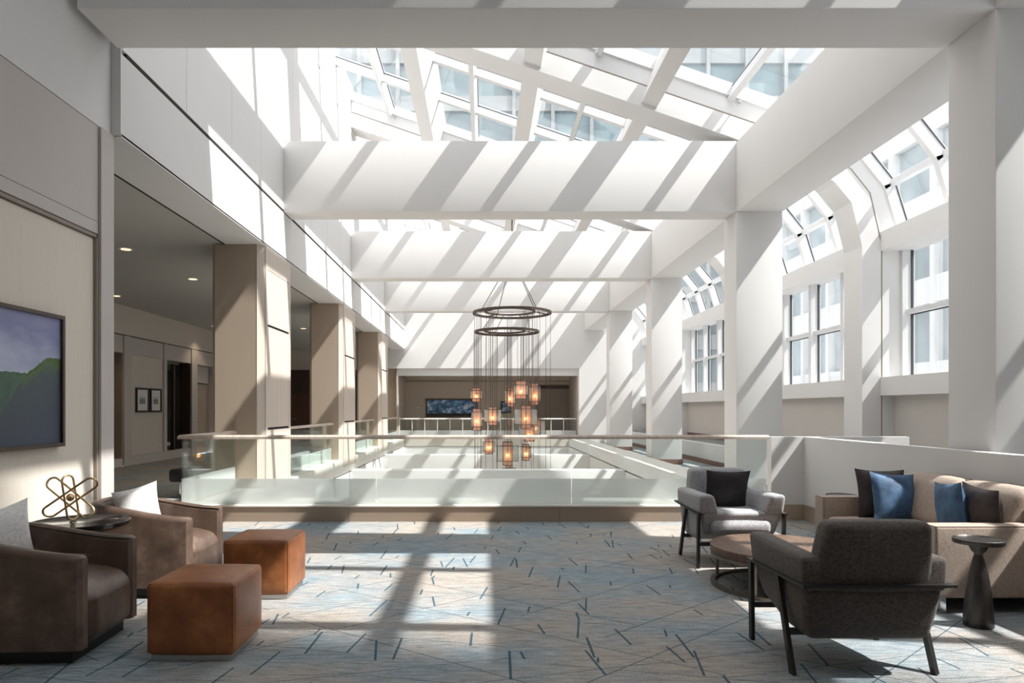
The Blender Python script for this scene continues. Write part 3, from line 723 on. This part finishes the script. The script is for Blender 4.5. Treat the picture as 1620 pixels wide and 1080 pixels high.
# ---------------------------------------------------------------- pictures
def picture(name, label, loc, wdt, hgt, axis, fmat, art, fw_=0.03, dep=0.04, group=None, matw=0.0, cat='picture'):
    r = root(name, loc, label, cat, group)
    def bx(nm, a0, a1, z0, z1, d0, d1, m):
        if axis == 'X': return mkbox(nm, d0, d1, a0, a1, z0, z1, m, r)      # faces +X
        return mkbox(nm, a0, a1, -d1, -d0, z0, z1, m, r)                     # faces -Y
    W2, H2 = wdt/2, hgt/2
    bx('frame', -W2, W2, H2-fw_, H2, 0, dep, fmat); bx('frame', -W2, W2, -H2, -H2+fw_, 0, dep, fmat)
    bx('frame', -W2, -W2+fw_, -H2+fw_, H2-fw_, 0, dep, fmat); bx('frame', W2-fw_, W2, -H2+fw_, H2-fw_, 0, dep, fmat)
    if matw:
        bx('mount', -W2+fw_, W2-fw_, -H2+fw_, H2-fw_, 0.002, dep*0.4, M['mat'])
        bx('print', -W2+fw_+matw, W2-fw_-matw, -H2+fw_+matw*1.3, H2-fw_-matw*1.3, dep*0.4, dep*0.45, art)
    else: bx('canvas', -W2+fw_, W2-fw_, -H2+fw_, H2-fw_, 0.002, dep*0.6, art)
    return r
picture('landscape_painting', 'dark framed landscape painting of a green hill under a violet sky', (-3.513, 4.70, 1.64), 1.86, 1.07, 'X', M['darkwood'], M['landscape'], 0.03, 0.06, cat='painting')
picture('framed_print', 'black framed print on the corridor wall, the one by the dark doorway', (XC-0.018, 17.78, 1.645), 0.66, 0.64, 'X', M['blackmetal'], M['print'], 0.05, 0.04, 'framed prints on the corridor wall', 0.13)
picture('framed_print', 'black framed print on the corridor wall, the one by the glazed opening', (XC-0.018, 18.5, 1.645), 0.62, 0.64, 'X', M['blackmetal'], M['print'], 0.05, 0.04, 'framed prints on the corridor wall', 0.13)
picture('cloud_painting', 'wide dark framed painting of blue clouds in the far gallery', (-1.52, 31.99, 1.47), 2.42, 0.86, 'Y', M['darkwood'], M['clouds'], 0.06, 0.06, cat='painting')
picture('small_picture', 'small dark picture beside the cloud painting in the far gallery', (1.02, 31.99, 1.5), 0.5, 0.55, 'Y', M['blackmetal'], M['clouds'], 0.07, 0.05)
sw = root('wall_thermostat', (-3.1, 31.99, 1.48), 'small white thermostat on the far gallery wall', 'thermostat'); mkbox('plate', -0.06, 0.06, -0.02, 0, -0.04, 0.04, M['frame'], sw); mkbox('dial', -0.03, 0.03, -0.028, -0.02, -0.02, 0.02, M['mat'], sw)

# ---------------------------------------------------------------- chandelier
YC = 20.6; PX = YC/F
ch = root('chandelier', (0, 0, 0), 'two ringed bronze chandelier with copper mesh lanterns hanging in the well', 'chandelier')
def ring(name, cx, z, R):
    bm = bmesh.new()
    for rr, cxx, cyy, hh in ((R, cx, YC, 0.065), (R*0.64, cx-R*0.06, YC-R*0.26, 0.045)):
        seg = 64; th = 0.075
        prof = [(rr-th, z-hh/2), (rr, z-hh/2), (rr, z+hh/2), (rr-th, z+hh/2)]
        rg = [[bm.verts.new((cxx+r*math.cos(k*2*PI/seg), cyy+r*math.sin(k*2*PI/seg), zz)) for k in range(seg)] for r, zz in prof]
        for i in range(4):
            A, B = rg[i], rg[(i+1) % 4]
            for k in range(seg): bm.faces.new([A[k], A[(k+1) % seg], B[(k+1) % seg], B[k]])
    for a in (0.3, 1.3, 2.3, 3.4, 4.4, 5.5):
        ip = Vector((cx+R*0.05+R*0.6*math.cos(a), YC-R*0.30+R*0.6*math.sin(a), z)); op = Vector((cx+(R-0.03)*math.cos(a), YC+(R-0.03)*math.sin(a), z))
        bar(bm, ip, op, 0.03, 0.03)
    return done(name, bm, M['bronze'], ch)
XU, ZU, RU = 0.84, 4.31, 1.19
XW, ZW, RW = 0.68, 3.74, 0.98
ring('upper_ring', XU, ZU, RU); ring('lower_ring', XW, ZW, RW)
def cable(pts, r=0.007):
    bm = bmesh.new(); tube(bm, pts, r, 5); done('cable', bm, M['cable'], ch)
zh = 6.0
cable([(0.84, YC, zg(0.84)-0.2), (0.84, YC, zh)], 0.02)
bm = bmesh.new(); lathe(bm, [(0.12, zh-0.1), (0.12, zh+0.05), (0.03, zh+0.12)], 0.84, YC, 16); done('hub', bm, M['bronze'], ch)
bm = bmesh.new(); lathe(bm, [(0.14, zg(0.84)-0.30), (0.14, zg(0.84)-0.2)], 0.84, YC, 16); done('canopy', bm, M['bronze'], ch)
for a in (0.6, 2.0, 3.7, 5.3):
    cable([(0.84, YC, zh), (XU+(RU-0.1)*math.cos(a), YC+(RU-0.1)*math.sin(a), ZU)], 0.012)
    cable([(XU+RU*0.5*math.cos(a), YC+RU*0.5*math.sin(a), ZU), (XW+(RW-0.1)*math.cos(a), YC+(RW-0.1)*math.sin(a), ZW)], 0.010)
# lanterns: px centre, core top, core bottom, core half width, screen half width, screen top, screen bottom, depth offset
LAN = [(175, 600, 672, 20, 32, 615, 656, -0.3), (178, 708, 820, 19, 29, 725, 802, -0.7), (260, 700, 793, 20, 45, 712, 776, -0.5), (350, 600, 697, 16, 27, 615, 682, 0.5),
       (405, 565, 657, 26, 38, 586, 637, -0.2), (478, 577, 690, 18, 31, 593, 671, 0.1), (432, 692, 810, 24, 59, 710, 790, -0.8), (450, 800, 875, 24, 55, 795, 846, 0.2),
       (484, 760, 846, 21, 48, 770, 836, 0.7), (240, 860, 942, 19, 30, 878, 930, 0.0), (337, 880, 1000, 23, 55, 900, 980, -0.6), (432, 893, 975, 16, 24, 905, 960, 0.4), (345, 1000, 1090, 16, 34, 1015, 1075, 0.2)]
for i, (cx, t0, t1, hw, sw_, s0, s1, dy) in enumerate(LAN):
    Y = YC + dy; m = Y/F/3.273
    X = (700 + cx/3.273 - CX)*Y/F
    zz = lambda v: H - (430 + v/3.273 - CY)*Y/F
    z1, z0, q1, q0 = zz(t0), zz(t1), zz(s0), zz(s1); a = hw*m; b = sw_*m
    ln = bpy.data.objects.new('lantern', None); COL.objects.link(ln); ln.parent = ch; ln.location = (X, Y, 0)
    bm = bmesh.new()
    for k in range(4):
        c0 = [(a, -a), (a, a), (-a, a), (-a, -a)][k]; c1 = [(a, a), (-a, a), (-a, -a), (a, -a)][k]
        bm.faces.new([bm.verts.new((c0[0], c0[1], z0)), bm.verts.new((c1[0], c1[1], z0)), bm.verts.new((c1[0], c1[1], z1)), bm.verts.new((c0[0], c0[1], z1))])
    done('shade', bm, M['copper'], ln)
    bm = bmesh.new(); e = a*1.03
    for sx in (-1, 1):
        for sy in (-1, 1): bar(bm, (sx*e, sy*e, z0), (sx*e, sy*e, z1), 0.014, 0.014)
    for z in (z0, z1, q0, q1):
        for s in (-1, 1): bar(bm, (-e, s*e, z), (e, s*e, z), 0.014, 0.014); bar(bm, (s*e, -e, z), (s*e, e, z), 0.014, 0.014)
    bar(bm, (0, -e-0.002, z0), (0, -e-0.002, z1), 0.014, 0.01)
    for z in (q0, q1): bar(bm, (-b, 0, z), (b, 0, z), 0.012, 0.012)
    for s in (-1, 1): bar(bm, (s*b, 0, q0-0.02), (s*b, 0, q1+0.02), 0.012, 0.012)
    done('wire_frame', bm, M['cable'], ln)
    bm = bmesh.new()
    box(bm, -b, b, -0.003, 0.003, q0, q1); box(bm, -0.003, 0.003, -b, -a*1.04, q0, q1); box(bm, -0.003, 0.003, a*1.04, b, q0, q1)
    done('mesh_screen', bm, M['screen'], ln)
    bm = bmesh.new(); bmesh.ops.create_uvsphere(bm, u_segments=12, v_segments=8, radius=0.036, matrix=Matrix.Translation((0, -0.02, (z0+z1)/2-0.05))); done('bulb', bm, M['glow'], ln, smooth=True)
    pl = bpy.data.lights.new('bulb_light', 'POINT'); pl.energy = 2.6; pl.color = (1, 0.55, 0.25); pl.shadow_soft_size = 0.06
    link('bulb_light', pl, ln, (0, 0, (z0+z1)/2-0.05))
    for sx in (-0.6, 0.0, 0.6): cable([(X+sx*a, Y, z1), (X+sx*a, Y, ZU if i % 2 else ZW)], 0.006)
for i in range(30):
    a = i*2*PI/30+0.2
    if i % 3 == 0: continue
    x, y = (XU+(RU-0.03)*math.cos(a), YC+(RU-0.03)*math.sin(a)) if i % 2 else (XW+(RW-0.03)*math.cos(a), YC+(RW-0.03)*math.sin(a))
    cable([(x, y, ZU if i % 2 else ZW), (x, y, -1.2)], 0.006)

# ---------------------------------------------------------------- leather tub chairs
def tub_chair(loc, label, rotz=0.0):
    r = root('tub_chair', loc, label, 'chair', 'leather tub chairs by the wall', rotz)
    D, W, th = 0.43, 0.34, 0.095          # half depth, half width, arm thickness
    bm = bmesh.new()
    def wf(x, y, z):
        f = max(0, (x-0.20)/0.24); return (x, y, z - 0.05*f*f*(1 if z > 0.36 else 0.2))
    softbox(bm, -0.32, D+0.012, -W+th-0.012, W-th+0.012, 0.082, 0.435, r=0.075, n=14, puff=(0.012, 0, 0.028), fn=wf); done('seat', bm, M['brownleather'], r, smooth=True)
    # wrap-around shell
    path = []
    rc = 0.27
    for x in (D, D-0.02, 0.30, 0.2, 0.1, 0.0, -D+rc): path.append((x, -W+th/2))
    for k in range(1, 8):
        a = -PI/2 - k*(PI/2)/8; path.append((-D+rc+(rc-th/2)*math.cos(a), -W+rc+(rc-th/2)*math.sin(a)))
    n0 = len(path)
    path += [(-D+th/2, -W+rc), (-D+th/2, -0.03), (-D+th/2, 0.03)]
    path += [(x, -y) for x, y in reversed(path[:n0+1])]
    bm = bmesh.new(); rings = []; P = [Vector(p) for p in path]
    for i, c in enumerate(P):
        t = (P[min(i+1, len(P)-1)]-P[max(i-1, 0)]).normalized(); nx = Vector((-t.y, t.x))
        f = min(1, max(0, (D-c.x)/(2*D))); f = f*f*(3-2*f); zt = 0.60 + 0.105*f
        endr = 0.02 if i in (0, len(P)-1) else 0.0
        h = th/2-endr; zb = 0.08
        sec = [(-h, zb), (-h, zt-0.035), (-h+0.008, zt-0.012), (-h+0.028, zt-endr), (h-0.028, zt-endr), (h-0.008, zt-0.012), (h, zt-0.035), (h, zb)]
        rings.append([bm.verts.new((c.x+nx.x*s, c.y+nx.y*s, z)) for s, z in sec])
    for A, B in zip(rings, rings[1:]):
        for k in range(8): bm.faces.new([A[k], A[(k+1) % 8], B[(k+1) % 8], B[k]])
    bm.faces.new(rings[0][::-1]); bm.faces.new(rings[-1])
    done('arm_and_back', bm, M['brownleather'], r, smooth=True)
    # piping seam along the outer top edge
    bm = bmesh.new(); pts = []
    for i, c in enumerate(P):
        t = (P[min(i+1, len(P)-1)]-P[max(i-1, 0)]).normalized(); nx = Vector((-t.y, t.x)); f = min(1, max(0, (D-c.x)/(2*D))); f = f*f*(3-2*f)
        pts.append((c.x-nx.x*(-th/2+0.006)*-1, c.y-nx.y*(-th/2+0.006)*-1, 0.60+0.105*f-0.010))
    tube(bm, pts, 0.005, 6); done('piping', bm, M['brownleather'], r, smooth=True)
    mkbox('plinth', -0.33, D-0.07, -W+0.05, W-0.05, 0.0, 0.08, M['blackbase'], r)
    return r
tub_chair((-2.66, 4.07, 0), 'brown leather tub chair nearest the camera, cut by the frame edge', 0.04)
tub_chair((-2.62, 5.40, 0), 'brown leather tub chair behind the black side table', 0.0)

def pillow(name, label, loc, size, thick, mat, rot, group=None, n=14, cat='pillow'):
    """square cushion: local X/Z are the face, local Y the thickness"""
    bm = bmesh.new(); g = {}
    for s in (-1, 1):
        for i in range(n+1):
            for j in range(n+1):
                u, v = 2*i/n-1, 2*j/n-1
                if s == 1 and (i in (0, n) or j in (0, n)): g[(s, i, j)] = g[(-1, i, j)]; continue
                k = (1-u**2)**0.55*(1-v**2)**0.55 if abs(u) < 1 and abs(v) < 1 else 0
                pin = 1 - 0.085*(1-v*v)*abs(u)**3 - 0.0; pin2 = 1 - 0.085*(1-u*u)*abs(v)**3
                wr = 0.006*math.sin(9*u+3*v*s)*math.sin(7*v-2*u)*k
                g[(s, i, j)] = bm.verts.new((u*size/2*pin, s*thick/2*k + wr, v*size/2*pin2))
    for s in (-1, 1):
        for i in range(n):
            for j in range(n):
                q = [g[(s, i, j)], g[(s, i+1, j)], g[(s, i+1, j+1)], g[(s, i, j+1)]]
                bm.faces.new(q if s < 0 else q[::-1])
    o = done(name, bm, mat, None, loc, smooth=True); o.rotation_euler = rot
    return tag(o, label, cat, group)
pillow('throw_pillow', 'white textured pillow on the nearest leather tub chair', (-2.93, 4.10, 0.615), 0.42, 0.15, M['boucle'], (0.15, -0.22, PI/2-0.5), 'white pillows on the tub chairs')
pillow('throw_pillow', 'white textured pillow on the tub chair behind the black side table', (-2.77, 5.46, 0.625), 0.35, 0.14, M['boucle'], (0.12, -0.20, PI/2-0.75), 'white pillows on the tub chairs')

# side table and sculpture
st = root('side_table', (-2.80, 4.735, 0), 'round black lacquer side table between the leather tub chairs', 'table')
bm = bmesh.new(); lathe(bm, [(0.27, 0.585), (0.305, 0.605), (0.312, 0.632), (0.306, 0.638), (0.296, 0.632), (0.0005, 0.631)], seg=56); done('table_top', bm, M['black'], st, smooth=True)
bm = bmesh.new(); lathe(bm, [(0.035, 0.02), (0.035, 0.585)], seg=24); done('stem', bm, M['blackmetal'], st, smooth=True)
bm = bmesh.new(); lathe(bm, [(0.19, 0.0), (0.19, 0.012), (0.04, 0.03)], seg=40); done('base', bm, M['blackmetal'], st, smooth=True)
sc = root('wire_sculpture', (-2.88, 4.75, 0.632), 'gold looped wire sculpture with a small sphere standing on the black table', 'sculpture')
def loop(ang, tilt, yaw, L=0.185, r=0.042, wire=0.0075):
    pts = []
    for k in range(13): a = -PI/2+k*PI/12; pts.append((L-r+r*math.cos(a), 0, r*math.sin(a)))
    for k in range(13): a = PI/2+k*PI/12; pts.append((-L+r+r*math.cos(a), 0, r*math.sin(a)))
    mt = Matrix.Rotation(yaw, 4, 'Z') @ Matrix.Rotation(ang, 4, 'Y') @ Matrix.Rotation(tilt, 4, 'X')
    q = [mt @ Vector(p) for p in pts]
    # lift so everything stands on the table top
    bm = bmesh.new(); tube(bm, [(p.x, p.y, p.z) for p in q], wire, 8, True); return bm, min(p.z for p in q)-wire
specs = [(-0.62, 0.5, 0.12, 0.205), (0.62, -0.4, -0.15, 0.205), (PI/2-0.16, 0.0, 1.15, 0.158)]
made = [loop(*s) for s in specs]; low = min(z for _, z in made)
for b_, z in made:
    done('loop', b_, M['brass'], sc, (0, 0, -z if False else -low), smooth=True)
bm = bmesh.new(); bmesh.ops.create_uvsphere(bm, u_segments=20, v_segments=12, radius=0.027); done('sphere', bm, M['brass'], sc, (0, 0, -low), smooth=True)

# ottomans
def ottoman(loc, label, rotz=0.0):
    r = root('ottoman', loc, label, 'ottoman', 'leather cube ottomans', rotz)
    bm = bmesh.new(); softbox(bm, -0.245, 0.245, -0.245, 0.245, 0.032, 0.44, r=0.032, n=12, puff=(0.012, 0.012, 0.020)); done('cushion', bm, M['cognac'], r, smooth=True)
    bm = bmesh.new()
    for sx in (-1, 1):
        for sy in (-1, 1): tube(bm, [(sx*0.236, sy*0.236, 0.05), (sx*0.237, sy*0.237, 0.24), (sx*0.236, sy*0.236, 0.425)], 0.005, 6)
    q = 0.232
    tube(bm, [(-q, -q, 0.432), (q, -q, 0.432), (q, q, 0.432), (-q, q, 0.432)], 0.005, 6, True); done('seam', bm, M['cognac'], r, smooth=True)
    mkbox('plinth', -0.225, 0.225, -0.225, 0.225, 0, 0.034, M['steel'], r)
    return r
ottoman((-1.640, 4.05, 0), 'cognac leather cube ottoman nearer the camera, mostly in shade')
ottoman((-1.690, 5.29, 0), 'sunlit cognac leather cube ottoman farther from the camera')

# ---------------------------------------------------------------- lounge chairs with metal frames
def lounge_chair(loc, label, rotz, fab):
    r = root('lounge_chair', loc, label, 'chair', 'metal framed lounge chairs', rotz)
    hw = 0.372
    # seat tub below the frame bar: bottom rises to the front, back face leans
    def tubf(x, y, z):
        f = (0.50-z)/0.30                                 # 0 at bar, 1 at the bottom
        x = x*(1-0.11*f*f); 
        if y < 0: y = y + 0.06*f
        else: y = y - 0.05*f
        z = z + 0.12*max(0, f)*max(0, (y+0.05)/0.4)
        return (x, y, z)
    bm = bmesh.new(); softbox(bm, -hw+0.012, hw-0.012, -0.385, 0.315, 0.195, 0.50, r=0.05, n=10, fn=tubf); done('seat_shell', bm, fab, r, smooth=True)
    # arms above the bar
    for s in (-1, 1):
        def armf(x, y, z, s=s):
            f = (z-0.49)/0.16; return (x + (s*0.008*f if abs(x) > 0.3 else -s*0.05*(1-f)), y + 0.03*f*(1 if y > 0 else 0), z + 0.010*(y/0.3 if y > 0 else 0))
        bm = bmesh.new(); softbox(bm, min(s*0.255, s*0.372), max(s*0.255, s*0.372), -0.385, 0.32, 0.465, 0.645, r=0.032, n=9, puff=(0.006, 0, 0.006), fn=armf); done('armrest', bm, fab, r, smooth=True)
    # seat cushion
    bm = bmesh.new(); softbox(bm, -0.262, 0.262, -0.25, 0.335, 0.30, 0.425, r=0.05, n=10, puff=(0, 0.01, 0.022)); done('seat_cushion', bm, fab, r, smooth=True)
    # backrest, trapezoid, leaning back
    def backf(x, y, z):
        f = (z-0.43)/0.40
        return (x*(1.0 - 0.14*max(0, f)**1.4), y - 0.075*f, z)
    bm = bmesh.new(); softbox(bm, -0.31, 0.31, -0.365, -0.215, 0.43, 0.835, r=0.045, n=11, puff=(0, 0.018, 0.004), fn=backf); done('backrest', bm, fab, r, smooth=True)
    bm = bmesh.new(); bar(bm, (-hw-0.012, -0.40, 0.505), (hw+0.012, -0.40, 0.505), 0.04, 0.014)
    for s in (-1, 1): bar(bm, (s*(hw+0.004), -0.42, 0.505), (s*(hw+0.004), 0.335, 0.485), 0.036, 0.014)
    done('frame_rail', bm, M['blackmetal'], r)
    for s in (-1, 1):
        bm = bmesh.new(); bar(bm, (s*(hw+0.006), 0.285, 0), (s*(hw+0.006), 0.30, 0.49), 0.022, 0.042); done('leg', bm, M['blackmetal'], r)
        bm = bmesh.new(); bar(bm, (s*(hw+0.006), -0.27, 0), (s*(hw+0.006), -0.08, 0.49), 0.022, 0.042); done('leg', bm, M['blackmetal'], r)
    bm = bmesh.new(); bar(bm, (-hw, -0.19, 0.205), (hw, -0.19, 0.205), 0.03, 0.032); done('stretcher', bm, M['blackmetal'], r)
    bm = bmesh.new(); bar(bm, (-hw, 0.288, 0.215), (hw, 0.288, 0.215), 0.03, 0.032); done('stretcher', bm, M['blackmetal'], r)
    return r
lounge_chair((2.02, 3.90, 0), 'charcoal fabric lounge chair seen from behind on a black metal frame', 0.0, M['charfab'])
lounge_chair((2.275, 6.34, 0), 'light grey fabric lounge chair facing the camera with a dark pillow', PI, M['greyfab'])
pillow('throw_pillow', 'near black square pillow on the light grey lounge chair', (2.27, 6.40, 0.635), 0.42, 0.13, M['blackvelvet'], (0.20, 0.02, 0.05))

# ---------------------------------------------------------------- coffee table
ct = root('coffee_table', (2.36, 5.43, 0), 'round wood topped coffee table with a thin metal ring base', 'table')
bm = bmesh.new(); lathe(bm, [(0.53, 0.262), (0.535, 0.268), (0.535, 0.318), (0.53, 0.324)], seg=64)
for f in bm.faces: f.material_index = 0 if abs(f.normal.z) > 0.5 else 1
o = done('table_top', bm, [M['tabletop'], M['tableedge']], ct, smooth=True)
bm = bmesh.new(); lathe(bm, [(0.50, 0.235), (0.532, 0.235), (0.532, 0.26), (0.50, 0.26)], seg=64); done('apron', bm, M['agedsteel'], ct, smooth=True)
def flatring(bm, r0, r1, z0, z1, seg=64):
    prof = [(r0, z0), (r1, z0), (r1, z1), (r0, z1)]
    rg = [[bm.verts.new((r*math.cos(k*2*PI/seg), r*math.sin(k*2*PI/seg), z)) for k in range(seg)] for r, z in prof]
    for i in range(4):
        A, B = rg[i], rg[(i+1) % 4]
        for k in range(seg): bm.faces.new([A[k], A[(k+1) % seg], B[(k+1) % seg], B[k]])
bm = bmesh.new(); flatring(bm, 0.495, 0.532, 0.0, 0.025); done('base_ring', bm, M['agedsteel'], ct)
for a in (3.95, 2.45, 0.9, 5.4):
    x, y = 0.513*math.cos(a), 0.513*math.sin(a)
    bm = bmesh.new(); bar(bm, (x, y, 0.02), (x, y, 0.24), 0.022, 0.022); done('leg', bm, M['agedsteel'], ct)

# ---------------------------------------------------------------- sofa
sf = root('sofa', (3.56, 5.55, 0), 'sand coloured two seat sofa with track arms against the white wall', 'sofa')
FX0, FX1, YA, YB = -0.46, 0.47, -0.86, 0.86
for s in (-1, 1):
    y0, y1 = (YA, YA+0.17) if s < 0 else (YB-0.17, YB)
    arm = mksoft('armrest', FX0, FX1, y0, y1, 0.11, 0.605, r=0.022, n=9, puff=(0, 0.004, 0.004), mat=M['sofafab'], parent=sf)
    yo = y0 if s < 0 else y1
    bm = bmesh.new(); e = 0.008
    tube(bm, [(FX0+e, y0+e, 0.115), (FX0+e, y0+e, 0.60), (FX1-e, y0+e, 0.60)], 0.005, 6); tube(bm, [(FX0+e, y1-e, 0.115), (FX0+e, y1-e, 0.60), (FX1-e, y1-e, 0.60)], 0.005, 6)
    tube(bm, [(FX0+e, y0+e, 0.60), (FX0+e, y1-e, 0.60)], 0.004, 6); done('piping', bm, M['piping'], arm)
mksoft('seat_base', FX0+0.03, FX1-0.05, YA+0.16, YB-0.16, 0.11, 0.29, r=0.02, n=8, mat=M['sofafab'], parent=sf)
mksoft('back_frame', FX1-0.17, FX1, YA+0.02, YB-0.02, 0.11, 0.72, r=0.03, n=9, mat=M['sofafab'], parent=sf)
for i in range(2):
    y0 = YA+0.172 + i*0.688; y1 = y0+0.684
    mksoft('seat_cushion', FX0+0.015, FX1-0.20, y0, y1, 0.285, 0.435, r=0.05, n=10, puff=(0.01, 0, 0.02), mat=M['sofafab'], parent=sf)
    def lean(x, y, z): return (x + 0.17*(z-0.44)/0.4, y, z)
    bc = mksoft('back_cushion', FX1-0.37, FX1-0.16, y0, y1, 0.44, 0.835, r=0.07, n=11, puff=(0.035, 0, 0.012), mat=M['sofafab'], parent=sf, fn=lean)
    bm = bmesh.new(); xx = FX1-0.20+0.175
    tube(bm, [(xx-0.02, y0+0.02, 0.80), (xx, y0+0.06, 0.832), (xx, (y0+y1)/2, 0.842), (xx, y1-0.06, 0.832), (xx-0.02, y1-0.02, 0.80)], 0.005, 6); done('piping', bm, M['piping'], bc)
for x in (FX0+0.08, FX1-0.08):
    for y in (YA+0.07, YB-0.07): mkbox('leg', x-0.02, x+0.02, y-0.03, y+0.03, 0, 0.115, M['chrome'], sf)
pillow('throw_pillow', 'dark brown velvet pillow behind the blue one at the far sofa arm', (3.56, 6.12, 0.65), 0.45, 0.15, M['darkvelvet'], (-0.2, 0.03, 0.0))
pillow('throw_pillow', 'bright blue velvet pillow leaning at the far end of the sofa', (3.56, 5.93, 0.645), 0.43, 0.15, M['bluevelvet'], (-0.24, 0.08, 0.14))
pillow('throw_pillow', 'blue velvet pillow behind the brown one at the near sofa arm', (3.56, 5.20, 0.645), 0.42, 0.15, M['bluevelvet'], (0.10, -0.10, -1.75))
pillow('throw_pillow', 'dark brown velvet pillow against the near sofa arm', (3.64, 4.99, 0.645), 0.42, 0.17, M['darkvelvet'], (0.12, 0.06, -1.65))

def drink_table(loc, label):
    r = root('drink_table', loc, label, 'table', 'small round metal drink tables')
    bm = bmesh.new(); lathe(bm, [(0.115, 0.535), (0.140, 0.538), (0.145, 0.545), (0.145, 0.567), (0.140, 0.570), (0.134, 0.562), (0.0005, 0.560)], seg=48); done('table_top', bm, M['hammered'], r, smooth=True)
    bm = bmesh.new(); lathe(bm, [(0.080, 0.0), (0.086, 0.008), (0.085, 0.05), (0.081, 0.12), (0.072, 0.22), (0.054, 0.34), (0.034, 0.43), (0.024, 0.465), (0.026, 0.475), (0.040, 0.488), (0.052, 0.512), (0.055, 0.536)], seg=40); done('pedestal', bm, M['hammered'], r, smooth=True)
    return r
drink_table((3.215, 4.44, 0), 'dark metal drink table with conical pedestal in front of the near sofa arm')
drink_table((3.52, 6.72, 0), 'dark metal drink table hidden behind the far sofa arm')

# stool glimpsed beyond the balustrade end
sb = root('stool', (-4.93, 11.1, 0), 'black stool with a chrome leg beyond the balustrade end', 'stool')
bm = bmesh.new(); softbox(bm, -0.12, 0.12, -0.2, 0.2, 0.24, 0.45, r=0.05, n=8); done('seat', bm, M['blackvelvet'], sb, smooth=True)
bm = bmesh.new(); lathe(bm, [(0.03, 0.02), (0.03, 0.25)], seg=16); done('stem', bm, M['chrome'], sb, smooth=True)
bm = bmesh.new(); lathe(bm, [(0.13, 0.0), (0.13, 0.012), (0.03, 0.025)], seg=28); done('base', bm, M['chrome'], sb, smooth=True)

# ---------------------------------------------------------------- buildings outside
def tower(name, label, x0, x1, y0, y1, z1, face, zf=3.2, bay=2.6, fm=None, gm=None):
    fm = fm or M['facade']; gm = gm or M['facadeglass']
    r = root(name, (0, 0, 0), label, 'building')
    mkbox('curtain_glass', x0, x1, y0, y1, -5, z1, gm, r)
    z = -1.0
    while z < z1:
        if face == 'Y': mkbox('floor_band', x0, x1, y0-0.25, y0, z, z+1.0, fm, r)
        else: mkbox('floor_band', x0-0.25, x0, y0, y1, z, z+1.0, fm, r)
        z += zf
    a = x0 if face == 'Y' else y0; e = x1 if face == 'Y' else y1
    while a <= e:
        if face == 'Y': mkbox('mullion', a-0.12, a+0.12, y0-0.35, y0, -5, z1, fm, r)
        else: mkbox('mullion', x0-0.35, x0, a-0.12, a+0.12, -5, z1, fm, r)
        a += bay
tower('office_building', 'pale glass tower rising beyond the far end of the skylight', -24, 30, 46, 60, 44, 'Y', fm=M['facade_far'], gm=M['glass_far'])
tower('office_building', 'pale low glass building across from the right hand windows', 17, 27, 2, 45.5, 13, 'X')
tower('office_building', 'unseen dark glazed tower added behind the lounge to block the sun', 30, 46, -60, -9.1, 90, 'X', fm=M['facade_far'], gm=M['glass_far'])  # out-of-view sun blocker, added to shade the front of the lounge
